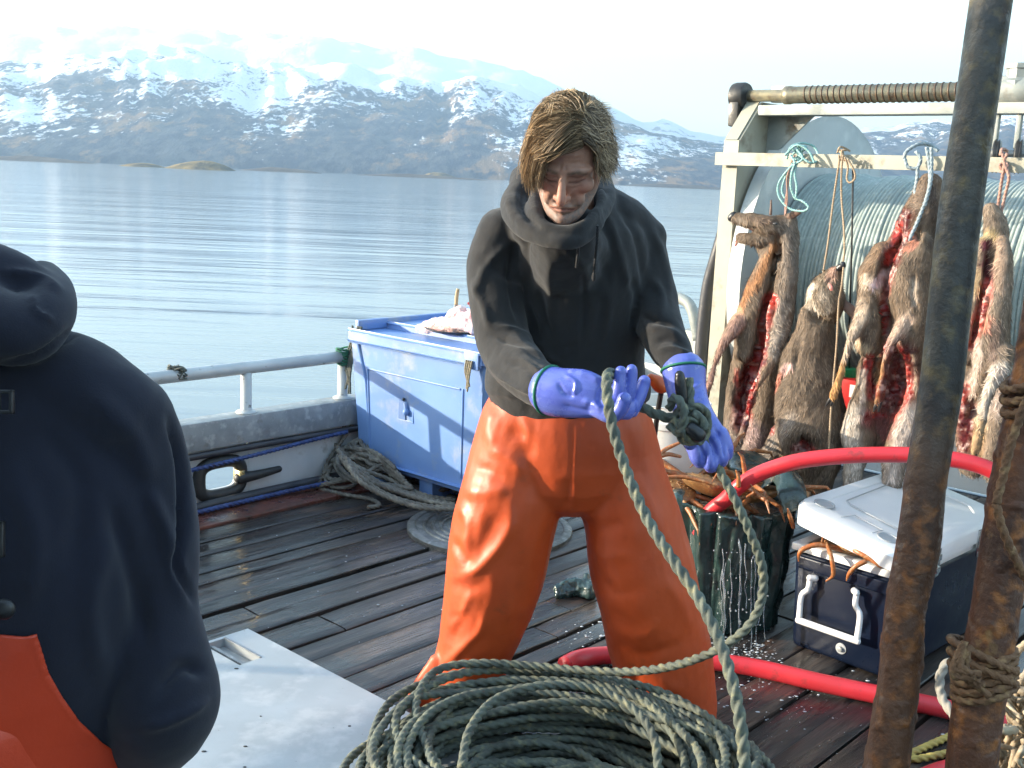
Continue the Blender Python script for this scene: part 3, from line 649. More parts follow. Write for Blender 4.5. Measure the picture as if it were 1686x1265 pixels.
# forearm and elbow creases, torso folds
for pl, w, h in [([(250, 320), (420, 370), (560, 470)], 5, .010), ([(240, 380), (400, 440), (600, 560)], 5, -.010), ([(330, 430), (480, 470), (640, 545)], 5, .009),
                 ([(300, 520), (430, 560), (560, 690)], 5, -.009), ([(350, 470), (470, 560), (570, 640)], 4, .007), ([(200, 500), (300, 620), (450, 720)], 6, .012),
                 ([(240, 620), (370, 690), (520, 760)], 5, -.009), ([(120, 60), (180, 200), (230, 350)], 7, .009), ([(480, 120), (530, 260), (560, 380)], 7, -.012),
                 ([(330, 60), (430, 160), (500, 300)], 7, .010), ([(150, -60), (300, 40), (420, 90)], 7, -.008), ([(740, 0), (750, 200), (735, 480)], 4, -.006),
                 ([(860, 60), (880, 240), (850, 500)], 9, .008), ([(1000, 60), (1040, 180), (1010, 380)], 8, -.010), ([(1120, 60), (1180, 160), (1160, 330)], 7, .009),
                 ([(1060, 260), (1140, 300), (1260, 330)], 5, -.009), ([(1100, 340), (1200, 350), (1290, 400)], 5, .009), ([(1130, 420), (1230, 400), (1330, 450)], 5, -.009),
                 ([(1140, 470), (1240, 450), (1340, 490)], 4, .008), ([(620, 620), (800, 700), (1000, 640)], 9, .008), ([(400, 700), (600, 800), (850, 800)], 6, .007), ([(190, 590), (330, 700), (600, 790)], 4, -.006)]: S2(pl, w, h)
for pl, w, h in [([(838, 402), (800, 440), (780, 500)], 7, .008), ([(850, 395), (842, 460), (860, 540)], 7, -.013), ([(1000, 350), (1020, 420), (1045, 500)], 8, .009), ([(1022, 345), (1050, 400), (1062, 480)], 6, -.010),
                 ([(985, 400), (1000, 470), (985, 560)], 9, -.007), ([(900, 420), (905, 500), (890, 590)], 9, .007), ([(880, 410), (870, 470), (885, 560)], 8, -.008), ([(1075, 380), (1096, 440), (1105, 500)], 6, .007),
                 ([(930, 410), (960, 440), (965, 500)], 8, .006), ([(832, 320), (850, 360), (890, 385)], 5, .007), ([(860, 310), (862, 350), (892, 380)], 5, -.009)]: st.append((pl, w, h))
V = sculpt(V, Fc, st); N = vnormals(V, Fc); V = V+N*(fbm(V, 9, 3, 4)*.006+fbm(V*np.array([1, 1, .5]), 22, 3, 5)*.0035)[:, None]
part('hooded_sweatshirt', (V, Fc), hoodm, man)
b = MB(); b.add(*rope([at(984, 372, 2.57), at(983, 400, 2.60), at(980, 430, 2.635), at(978, 452, 2.65)], .0042, step=.003, seg=8)); b.add(*sphere(at(978, 456, 2.652), (.006, .006, .011)))
b.add(*rope([at(950, 392, 2.555), at(952, 410, 2.60), at(949, 440, 2.65)], .0042, step=.003, seg=8))
part('drawstring', b, hoodm, man)
# waistband hem under the sweatshirt (ribbed)
# trousers
pcs = [M_([(938, 630, 2.96, 112, .74), (940, 695, 2.96, 136, .76), (940, 745, 2.97, 148, .72)], seg=32),
       M_([(880, 700, 2.97, 88), (856, 770, 2.97, 86, 1.1), (834, 850, 2.96, 84, 1.1), (818, 930, 2.97, 84, 1.05), (802, 1000, 3.00, 74), (783, 1070, 3.04, 62), (765, 1130, 3.06, 62), (755, 1160, 3.06, 60)], seg=28),
       M_([(985, 700, 2.97, 90), (1014, 780, 2.97, 80, 1.1), (1040, 850, 2.96, 79, 1.1), (1056, 930, 2.96, 86, 1.05), (1075, 1010, 2.97, 84), (1092, 1090, 2.99, 82), (1100, 1150, 3.00, 80), (1102, 1178, 3.0, 78)], seg=28),
       M_([(725, 1090, 3.0, 18, .5), (700, 1130, 3.0, 20, .5), (690, 1160, 3.02, 22, .5)], seg=12)]
V, Fc = fuse(pcs, .0068, 4)
st = [(C6(q), w, h) for q, w, h in [([(700, 130), (690, 230), (640, 310), (560, 390), (470, 430)], 7, .020), ([(640, 150), (600, 260), (540, 340)], 11, -.022), ([(460, 260), (500, 330), (530, 370)], 6, -.016), ([(490, 120), (520, 200), (515, 330)], 6, .012),
     ([(590, 560), (570, 640), (500, 710), (420, 790)], 6, .020), ([(470, 560), (480, 620), (450, 700)], 9, -.015), ([(540, 480), (500, 560), (450, 640)], 6, .012), ([(440, 440), (520, 470), (610, 440)], 8, -.012),
     ([(500, 60), (600, 80), (700, 40)], 9, .011), ([(800, 60), (760, 200), (740, 380)], 12, .009), ([(900, 120), (850, 260), (800, 420)], 8, -.011), ([(700, 480), (690, 600), (670, 700)], 9, .009),
     ([(960, 170), (1060, 220), (1160, 200)], 9, -.011), ([(980, 260), (1080, 330), (1200, 330)], 9, .009), ([(1030, 400), (1130, 480), (1260, 470)], 9, -.009), ([(1100, 600), (1200, 660), (1330, 600)], 9, .010), ([(1120, 680), (1230, 740), (1400, 690)], 8, -.011),
     ([(1320, 420), (1400, 540), (1440, 660)], 9, .010), ([(1150, 760), (1300, 850), (1420, 900)], 9, .009), ([(1250, 60), (1300, 200), (1330, 300)], 8, .010), ([(935, 20), (930, 80), (925, 140)], 4, -.012)]]
st += [(C2(q), w, h) for q, w, h in [([(705, 880), (700, 1050), (690, 1250)], 2.2, .006), ([(685, 880), (680, 1050), (672, 1250)], 2.0, -.005), ([(240, 780), (220, 900), (260, 1010)], 9, .014), ([(300, 900), (420, 960), (440, 1080)], 9, -.014), ([(200, 1000), (330, 1060), (420, 1160)], 8, .013), ([(120, 1100), (250, 1150), (330, 1240)], 8, -.011), ([(380, 800), (430, 900), (420, 1000)], 7, .010), ([(980, 900), (1030, 1060), (1080, 1200)], 9, -.009), ([(900, 850), (930, 1000), (990, 1150)], 9, .009)]]
V = sculpt(V, Fc, [(a, w*1.3, h*.5) for a, w, h in st]); N = vnormals(V, Fc); V = V+N*(fbm(V, 5, 3, 14)*.007+fbm(V*np.array([1, 1, .45]), 17, 3, 15)*.0030)[:, None]
part('oilskin_trousers', (V, Fc), orm, man)
pb = fuse([M_([(755, 1120, 3.07, 40), (755, 1165, 3.07, 42)]), M_([(760, 1180, 3.07, 40, .8), (735, 1196, 2.95, 36, .7), (722, 1204, 2.87, 30, .6)])], .008, 3); pb[0][:, 2] = np.maximum(pb[0][:, 2], .001)
part('boot', pb, bootm, man)
pb = fuse([M_([(1100, 1120, 3.0, 44), (1102, 1175, 3.0, 44)]), M_([(1100, 1190, 3.0, 42, .8), (1112, 1210, 2.9, 36, .7), (1118, 1222, 2.8, 30, .6)])], .008, 3); pb[0][:, 2] = np.maximum(pb[0][:, 2], .001)
part('boot', pb, bootm, man)
# gloves
def cuffring(c_, ax, r1, r2, th=.0035):
    ax = ax/np.linalg.norm(ax); X = np.cross(ax, c_-CAM); X /= np.linalg.norm(X); Y = np.cross(ax, X)
    P = [c_+X*r1*math.cos(q)+Y*r2*math.sin(q) for q in np.linspace(0, 2*math.pi, 40)]; return tube(P, th, 8)
LG = [M_([(908, 644, 2.53, 41, .95), (925, 647, 2.51, 41, .82), (948, 648, 2.49, 41, .62), (972, 652, 2.475, 38, .52), (995, 660, 2.465, 31, .5), (1014, 668, 2.46, 24, .55), (1036, 672, 2.48, 20, .6)], seg=24),
      M_([(1012, 672, 2.465, 12.5), (1018, 645, 2.455, 11.5), (1021, 618, 2.46, 10.5), (1022, 612, 2.46, 10)], seg=14), M_([(1028, 674, 2.48, 12.5), (1036, 642, 2.478, 11.5), (1040, 615, 2.48, 10), (1040, 609, 2.48, 9.5)], seg=14),
      M_([(1040, 676, 2.50, 12.5), (1051, 655, 2.51, 12), (1059, 634, 2.52, 11), (1061, 628, 2.52, 10.5)], seg=14),
      M_([(985, 672, 2.45, 17, .8), (1006, 683, 2.43, 15), (1022, 673, 2.415, 13), (1028, 658, 2.41, 12.5)], seg=14)]
V, Fc = fuse(LG, .0028, 3); V = sculpt(V, Fc, [(C2(q), w, h) for q, w, h in [([(600, 640), (640, 700), (700, 720)], 4, -.006), ([(640, 600), (700, 640), (690, 720)], 3, .004), ([(620, 760), (720, 790), (800, 800)], 4, -.004), ([(860, 650), (830, 720), (850, 780)], 4, -.006), ([(700, 580), (780, 600), (840, 640)], 6, .006), ([(730, 740), (800, 760), (850, 800)], 5, .006)]])
gl1 = part('glove', (V, Fc), glm, man); part('cuff_binding', cuffring(at(905, 643, 2.533), at(925, 647, 2.51)-at(905, 643, 2.535), .0585, .0555), grnm, gl1)
RG = [M_([(1126, 612, 2.69, 36, .95), (1130, 640, 2.67, 33, .85), (1138, 670, 2.64, 31, .8), (1150, 700, 2.61, 33, .65), (1162, 725, 2.595, 36, .55), (1168, 742, 2.59, 35, .5)], seg=24),
      M_([(1146, 722, 2.575, 16.5), (1149, 748, 2.565, 16), (1153, 758, 2.57, 14)], seg=14), M_([(1162, 735, 2.575, 16), (1168, 758, 2.56, 15.5), (1171, 766, 2.565, 13.5)], seg=14),
      M_([(1178, 728, 2.58, 16), (1186, 750, 2.57, 14.5), (1187, 758, 2.575, 12.5)], seg=14), M_([(1186, 715, 2.59, 14), (1194, 735, 2.585, 13.5), (1196, 748, 2.59, 11.5)], seg=14),
      M_([(1148, 690, 2.59, 15), (1133, 706, 2.55, 13), (1136, 730, 2.53, 12)], seg=14)]
V, Fc = fuse(RG, .0028, 3); V = sculpt(V, Fc, [([(1140, 715), (1158, 745), (1160, 772)], 3, -.007), ([(1160, 712), (1176, 740), (1177, 768)], 3, -.007), ([(1176, 705), (1190, 730), (1192, 755)], 2.6, -.006), ([(1112, 650), (1130, 655), (1152, 645)], 3, -.005), ([(1118, 640), (1138, 640), (1155, 630)], 3, .004), ([(1120, 668), (1140, 668), (1160, 658)], 3.5, -.005)])
gl2 = part('glove', (V, Fc), glm, man); part('cuff_binding', cuffring(at(1125, 608, 2.692), at(1130, 640, 2.67)-at(1127, 612, 2.69), .0545, .0515), grnm, gl2)
# ---------------------------------------------------------------- the second deckhand, near, from behind
navym = mat('navy_fleece', (.0032, .0045, .0145), (.0045, .0065, .020), scale=5, rough=.93, bump=.3, bscale=420, bdist=.0015, sheen=.12, wrinkle=(8, .4, .01), dirt=(.014, .017, .03), dscale=4, dlo=.6, dhi=.8)
redm = mat('red_orange_bib', (.62, .06, .02), (.54, .05, .018), scale=5, rough=.4, bump=.15, bscale=150, wrinkle=(8, .35, .01))
blkp = mat('black_plastic', (.018, .018, .020), rough=.35, bump=0)
mate = thing('person', 'deckhand seen from behind in a navy hooded sweatshirt and red orange bib overalls', 'person', np.array([-.80, 1.35, 0]))
Y0 = 1.40
pcs = [M_([(20, 590, Y0, 100, .8), (45, 650, Y0, 175, .62), (60, 730, Y0, 218, .60), (60, 850, Y0-.01, 232, .62), (40, 1000, Y0-.02, 220, .66), (10, 1150, Y0-.02, 205, .7), (-10, 1300, Y0-.02, 200, .72), (-20, 1500, Y0, 210, .72)], seg=36, sub=6),
       M_([(198, 690, Y0+.01, 86, .95), (228, 780, Y0+.03, 86, .95), (246, 890, Y0+.03, 82, .95), (252, 1000, Y0+.02, 74), (268, 1100, Y0, 84), (270, 1160, Y0-.01, 89), (235, 1220, Y0+.05, 78), (170, 1300, Y0+.14, 62), (90, 1370, Y0+.24, 50)], seg=28, sub=7),
       M_([(-170, 660, Y0, 92), (-230, 800, Y0, 84), (-250, 1000, Y0, 78), (-200, 1200, Y0+.06, 66), (-110, 1330, Y0+.22, 52)], seg=24),
       M_([(-140, 680, Y0, 80), (0, 630, Y0, 95), (100, 634, Y0, 92), (185, 676, Y0, 82)], seg=24)]
pcs += [M_([(20, 480, Y0-.02, 48), (52, 498, Y0-.04, 46)], seg=16)]
pcs += [M_([(-120, 470, Y0+.02, 70), (-40, 520, Y0-.09, 66), (30, 545, Y0-.10, 60), (70, 520, Y0-.07, 52), (84, 488, Y0-.02, 42), (70, 462, Y0+.04, 36)], seg=20), M_([(-100, 440, Y0+.02, 60), (-30, 450, Y0-.04, 58), (30, 468, Y0-.04, 50), (62, 500, Y0-.03, 48)], seg=20)]
V, Fc = fuse(pcs, .0065, 4)
st = [([(0, 600), (60, 590), (110, 555), (128, 535)], 7, -.010), ([(10, 470), (55, 478), (70, 500), (62, 520)], 8, -.003), ([(0, 445), (60, 455), (105, 480)], 7, .008), ([(55, 480), (60, 510), (90, 530)], 5, .006), ([(278, 690), (300, 760), (302, 860), (290, 930), (318, 990)], 7, -.024), ([(240, 800), (275, 880), (305, 1000)], 12, .012), ([(180, 820), (220, 950), (240, 1080)], 16, -.012),
      ([(180, 880), (150, 1000), (170, 1120)], 18, .008), ([(250, 1150), (300, 1100), (340, 1110)], 12, -.014), ([(230, 1200), (290, 1180), (345, 1150)], 9, .012), ([(140, 640), (220, 720), (250, 800)], 18, .008), ([(60, 700), (130, 800), (120, 950)], 22, -.007), ([(20, 760), (60, 900), (40, 1000)], 20, .007)]
V = sculpt(V, Fc, st); N = vnormals(V, Fc); V = V+N*(fbm(V, 6, 3, 24)*.006+fbm(V, 16, 3, 25)*.002)[:, None]
part('hooded_sweatshirt', (V, Fc), navym, mate)
# bib overalls: a shell over the lower back and the legs
x_, y_, z_ = proj(V); N = vnormals(V, Fc)
bibp = [(-260, 1040), (58, 1040), (66, 1065), (80, 1110), (103, 1150), (132, 1190), (170, 1225), (220, 1256), (300, 1300), (330, 1700), (-400, 1700)]
bt = M_([(20, 590, Y0, 100, .8), (45, 650, Y0, 175, .62), (60, 730, Y0, 218, .60), (60, 850, Y0-.01, 232, .62), (40, 1000, Y0-.02, 220, .66), (10, 1150, Y0-.02, 205, .7), (-10, 1300, Y0-.02, 200, .72), (-20, 1500, Y0, 210, .72)], seg=300, sub=55)
V2, F2 = bt; V2 = V2.copy(); x2, y2, _z = proj(V2); ins = inpoly(x2, y2, bibp); N2 = vnormals(V2, F2); N2 = N2*np.sign((N2*(V2-np.array([-.7, Y0, 0]))*np.array([1, 1, 0])).sum())
V2 = V2+N2*(.013+.004*fbm(V2, 9, 3, 8))[:, None]; keep = [f for f in F2 if all(ins[i] for i in f)]
legs = fuse([limb([((-.86, 1.38, .80), .19, .17), ((-.95, 1.38, .62), .135), ((-.97, 1.35, .38), .11), ((-.98, 1.38, .06), .105)]), limb([((-.72, 1.38, .80), .19, .17), ((-.66, 1.38, .62), .135), ((-.64, 1.35, .38), .11), ((-.63, 1.38, .06), .105)])], .01, 4)
from collections import Counter
ec = Counter(tuple(sorted((f[i], f[(i+1) % len(f)]))) for f in keep for i in range(len(f))); bd = sorted({i for e_, n_ in ec.items() if n_ == 1 for i in e_})
x2, y2, z2 = proj(V2)
for i in bd:
    best = None
    for (a0, a1), (b0, b1) in zip(bibp[1:9], bibp[2:10]):
        dx, dy = b0-a0, b1-a1; t_ = min(1, max(0, ((x2[i]-a0)*dx+(y2[i]-a1)*dy)/(dx*dx+dy*dy))); qx, qy = a0+t_*dx, a1+t_*dy; d = math.hypot(x2[i]-qx, y2[i]-qy)
        if best is None or d < best[0]: best = (d, qx, qy)
    if best[0] < 14: V2[i] += (CR*(best[1]-x2[i])-CU*(best[2]-y2[i]))*z2[i]/F
b = MB(); b.add(V2, keep); 
bib = part('bib_overalls', b, redm, mate); sm = bib.modifiers.new('thick', 'SOLIDIFY'); sm.thickness = .004; sm.offset = 1
part('overall_legs', legs, redm, mate)
for x0 in (-.97, -.64): part('boot', limb([((x0, 1.38, .12), .06), ((x0, 1.40, .06), .055), ((x0+.02, 1.55, .045), .045), ((x0+.03, 1.62, .04), .035)], up=(0, 0, 1)), bootm, mate)
def buckle(x, y, w, h):
    p = at(x, y, Y0-.19); q = rad(p, 1); X = CR; Z = CU; Yv = np.cross(Z, X); b = MB(); W_, H_ = w*q, h*q; t_ = .0045
    for lo, hi in (((-W_, -H_), (W_, -H_+t_)), ((-W_, H_-t_), (W_, H_)), ((-W_, -H_), (-W_+t_, H_)), ((W_-t_, -H_), (W_, H_))): b.box((lo[0], -.004, lo[1]), (hi[0], .004, hi[1]), fr=(p, X, Yv, Z), bev=.0012)
    return b
part('strap_buckle', buckle(8, 662, 15, 20), blkp, mate); part('strap_buckle', buckle(-6, 888, 13, 30), blkp, mate)
bb = MB(); bb.add(*sphere(at(6, 1003, Y0-.19), (.014, .008, .013))); part('strap_button', bb, blkp, mate)
sp_ = MB()
sp_.add(*limb([(at(-32, 600, Y0-.16), .018, .003), (at(-30, 700, Y0-.185), .018, .003), (at(-30, 900, Y0-.19), .018, .003), (at(-28, 1045, Y0-.19), .018, .003)], up=CF)); part('strap', sp_, blkp, mate)
V, Fc, c = head_mesh(.005); HR2 = rotm(math.radians(18), math.radians(183)); HO2 = at(-172, 335, 1.56); part('body', (place(V, HR2, 1.0, HO2), Fc), skinm, mate, col=c)
V, Fc, c = hair_mesh(1500, seed=4); part('hair', (place(V, HR2, 1.0, HO2), Fc), hairm, mate, smooth=False, col=c)
for (x, y, Y) in ((60, 1395, Y0+.30), (-80, 1350, Y0+.28)):
    p0 = at(x, y, Y); P = [limb([(p0, .045, .03), (p0+np.array([.02, .08, -.02]), .046, .022)], up=(0, 0, 1))]+[limb([(p0+np.array([dx, .09, -.02]), .013), (p0+np.array([dx, .13, -.04]), .012), (p0+np.array([dx, .14, -.08]), .011)], up=(0, 0, 1), seg=10) for dx in (-.035, -.012, .012, .035)]+[limb([(p0+np.array([-.04, .03, 0]), .014), (p0+np.array([-.06, .08, -.03]), .012)], up=(0, 0, 1), seg=10)]
    part('glove', fuse(P, .004, 2), glm, mate)
# ================================================================ stern gantry, net reel, hanging carcasses
crm = mat('cream_painted_steel', (.40, .38, .30), (.32, .31, .25), (.36, .345, .27), scale=5, rough=.5, bump=.25, bscale=60, dirt=(.13, .10, .065), dscale=7, dlo=.56, dhi=.74)
grm = mat('weathered_grey_steel', (.30, .32, .30), (.20, .22, .21), (.36, .36, .33), scale=6, rough=.45, rough2=.7, metal=.2, bump=.3, bscale=70, dirt=(.11, .07, .04), dscale=7, dlo=.6, dhi=.75)
rodm = mat('greased_steel_rod', (.24, .22, .15), (.15, .14, .11), scale=30, rough=.35, rough2=.55, metal=.5, bump=.3, bscale=150, dirt=(.09, .05, .03), dscale=20, dlo=.55, dhi=.7)
alr = mat('dull_aluminium_flange', (.60, .62, .61), (.52, .54, .53), (.66, .67, .65), scale=3, rough=.45, rough2=.65, metal=.1, bump=.15, bscale=60, dirt=(.22, .21, .18), dscale=5, dlo=.62, dhi=.8)
gt = thing('gantry', 'cream and grey steel stern gantry carrying the long threaded rod', 'gantry', uv(4.0, -2.4, 0))
def extrude(profile, v0, v1):      # profile in (u, z)
    n = len(profile); V = [uv(u, v0, z) for u, z in profile]+[uv(u, v1, z) for u, z in profile]
    return V, [tuple(range(n)), tuple(range(n, 2*n))[::-1]]+[(i, n+i, n+(i+1) % n, (i+1) % n) for i in range(n)]
def post(v0, s):
    b = MB(); b.box((3.92, v0, 0), (3.928, v0+.068*s, 1.74) if s > 0 else (3.928, v0, 1.74), fr=BF) if s > 0 else b.box((3.92, v0+.068*s, 0), (3.928, v0, 1.74), fr=BF)
    e = v0+.068*s; V, Fc = extrude([(3.929, 0), (4.26, 0), (4.26, 1.90), (4.08, 1.90), (3.929, 1.742)], min(e-.008*s, e), max(e-.008*s, e)); b.add(V, Fc)
    V, Fc = extrude([(3.921, 1.742), (3.929, 1.742), (4.08, 1.90), (4.072, 1.903)], min(v0, e-.010*s), max(v0, e-.010*s)); b.add(V, Fc)
    V, Fc = extrude([(3.929, .0), (4.26, 0), (4.26, 1.90), (4.08, 1.90), (3.929, 1.742)], min(v0, v0+.006*s), max(v0, v0+.006*s)); b.add(V, Fc)
    return b
b = post(-2.43, 1); part('post', b, crm, gt, False)
b = post(.35, -1); part('post', b, crm, gt, False)
b = MB(); b.box((4.04, -2.358, 1.845), (4.13, .27, 1.885), fr=BF, bev=.003); part('upper_beam', b, grm, gt, 'auto')
V, Fc = [uv(4.135, -2.36, 1.885), uv(4.135, -2.15, 1.885), uv(4.135, -2.15, 1.855), uv(4.135, -2.36, 1.66), uv(4.147, -2.36, 1.885), uv(4.147, -2.15, 1.885), uv(4.147, -2.15, 1.855), uv(4.147, -2.36, 1.66)], [(0, 1, 2, 3), (7, 6, 5, 4), (0, 4, 5, 1), (1, 5, 6, 2), (2, 6, 7, 3), (3, 7, 4, 0)]
part('gusset', (V, Fc), grm, gt, False)
RZ, RU = 1.925, 4.07
part('rod', lathe([(.024, -2.42), (.024, -2.26), (.036, -2.255), (.036, -2.23), (.033, -2.22), (.033, .3)], 24, uv(RU, 0, RZ), BV), rodm, gt)
# dark raised helix drawn for the narrow dark worm grooves
th = np.linspace(0, 2*math.pi*92, 92*18); hv = np.linspace(-2.17, .1, len(th)); ang = th
P = np.array([uv(RU+.0325*math.cos(q), v_, RZ+.0325*math.sin(q)) for q, v_ in zip(ang, hv)])
part('worm_thread', tube(P, .0038, 8), mat('dark_worm_groove', (.06, .035, .022), (.10, .06, .03), scale=40, rough=.5), gt)
b = MB(); V, Fc = lathe([(.052, -2.49), (.055, -2.48), (.055, -2.44), (.05, -2.43)], 24, uv(RU, 0, RZ), BV); b.add(V, Fc); b.box((4.02, -2.485, 1.80), (4.12, -2.44, 1.90), fr=BF, bev=.01)
part('bearing', b, dkm, gt, 'auto')
rust = mat('flaking_rust', (.22, .07, .03), (.10, .045, .03), (.05, .035, .03), scale=18, rough=.85, bump=.7, bscale=70, bdist=.004)
b = MB(); b.box((4.03, -2.47, 1.765), (4.09, -2.425, 1.80), fr=BF, bev=.008); b.add(*lathe([(.02, 0), (.02, .02), (.012, .022)], 6, uv(4.05, -2.45, 1.80)+np.array([0, 0, 0]))); part('bearing_bolt', b, rust, gt, 'auto')
b = MB(); b.box((4.10, -2.34, 1.90), (4.14, -2.24, 1.965), fr=BF, bev=.006); part('bracket', b, alr, gt, 'auto')
# hanging rail (angle iron)
hb_ = thing('hanging_rail', 'cream angle iron rail the carcasses hang from', 'rail', uv(3.9, -1.4, 1.64))
b = MB(); b.box((3.885, -2.445, 1.640), (3.892, .36, 1.690), fr=BF); b.box((3.893, -2.445, 1.684), (3.935, .36, 1.690), fr=BF); part('angle_iron', b, crm, hb_, False)
# carriage and sheaves on the rod
cg = thing('fairlead_carriage', 'grey steel fairlead carriage on the threaded rod with two hanging sheaves', 'fairlead', uv(4.07, -1.3, 1.6))
cc = pu(1672, 135, RU); cv_ = cc@BV
part('nut', lathe([(.045, cv_-.055), (.052, cv_-.05), (.052, cv_+.06), (.045, cv_+.07)], 20, uv(RU, 0, RZ), BV), grm, cg)
b = MB(); b.add(*lathe([(.05, 0), (.05, .02), (.042, .03), (.042, .06), (.048, .062), (.048, .078), (.02, .082)], 10, uv(RU, cv_+.01, RZ+.01))); part('cap', b, grm, cg, 'auto')
for k, dv in enumerate((-.045, .03)):
    b = MB(); b.box((RU-.012, cv_+dv-.008, RZ-.20), (RU+.012, cv_+dv+.008, RZ-.04), fr=BF, bev=.003); part('hanger', b, grm, cg, 'auto')
    part('sheave', lathe([(.02, -.010), (.052, -.012), (.060, -.006), (.050, 0), (.060, .006), (.052, .012), (.02, .010)], 28, uv(RU-.005, cv_+dv+.012, RZ-.225), BV+.25*BU), dkm, cg)
part('axle', lathe([(.012, -.09), (.012, .10)], 12, uv(RU, cv_, RZ-.215), BV), galv, cg)
# reel
rl = thing('line_reel', 'large aluminium line reel wound full of pale green rope', 'reel', uv(4.59, -1.5, 0))
UC, ZC, RR = 4.59, 1.18, .70
def flange(v0, v1): return lathe([(.0, v0), (RR-.03, v0), (RR, v0-.012), (RR, v1+.012), (RR-.03, v1), (.0, v1)], 96, uv(UC, 0, ZC), BV)
part('flange', flange(-2.335, -2.30), alr, rl, 'auto'); part('flange', flange(-.30, -.265), alr, rl, 'auto')
cordm = mat('pale_green_line', (.36, .42, .395), (.29, .34, .32), (.45, .50, .465), scale=14, rough=.8, bump=.5, bscale=260, bdist=.002, dirt=(.24, .27, .25), dscale=3, dlo=.5, dhi=.8)
prof = []; rg = np.random.default_rng(3)
n = 120; pit = (2.30-.30)/n; b = MB()
lay = .44
segs = 120; th = np.linspace(0, 2*math.pi, segs, endpoint=False)
rows = []
for i in range(n):
    v0 = -2.298+i*pit; dr = rg.normal(0, .0022)+.004*math.sin(i*.37)
    for k, q in enumerate(np.linspace(0, math.pi, 6)[:-1]): rows.append((lay+dr+math.sin(q)*pit*.5, v0+pit*(.5-.5*math.cos(q))*.96))
rr_ = np.array(rows); wob = 1
V = []
for j_, (r_, v_) in enumerate(rows):
    i_ = j_//5; tilt = .012*np.sin(th*1+i_*.11)+.004*np.sin(th*2+i_*.23)
    V.append(np.stack([UC+r_*np.cos(th), v_+tilt, ZC+r_*np.sin(th)], 1))
V = np.vstack(V); V = V[:, :1]*BU+V[:, 1:2]*BV+V[:, 2:]*BZ
part('wound_line', (V, ringfaces(len(rows), segs)), cordm, rl)
part('hub', lathe([(.40, -2.299), (.40, -.301)], 40, uv(UC, 0, ZC), BV), alr, rl, False)
b = MB()
for v0 in (-2.42, -.24): part('stand', MB().box((UC-.12, v0, 0), (UC+.12, v0+.05, ZC), fr=BF, bev=.004), grm, rl, 'auto')
part('axle', lathe([(.05, -2.44), (.05, -.16)], 20, uv(UC, 0, ZC), BV), grm, rl)
# ---------------------------------------------------------------- carcasses
furm = mat('damp_deer_hide', (1, 1, 1), (.72, .70, .68), scale=30, attr=True, rough=.7, bump=.8, bscale=140, bdist=.004, bstretch=(1.6, 1.6, .35), spec=.3)
fleshm = mat('raw_carcass', (1, 1, 1), (.6, .5, .5), scale=38, attr=True, rough=.25, rough2=.5, bump=.6, bscale=70, bdist=.005, spec=.5)
tuftm = mat('deer_hair', (1, 1, 1), attr=True, rough=.65, bump=0, spec=.3)
hoofm = mat('black_hoof', (.02, .02, .022), rough=.35, bump=.1)
BR = (.155, .112, .078); DKB = (.085, .062, .046); TAN = (.33, .215, .12); ORG_ = (.30, .15, .07); WH = (.50, .46, .41); PNK = (.42, .16, .13); RED = (.36, .018, .018); DRED = (.12, .010, .010); GRY = (.24, .205, .17); BLK = (.02, .018, .018); MEAT = (.52, .06, .045)
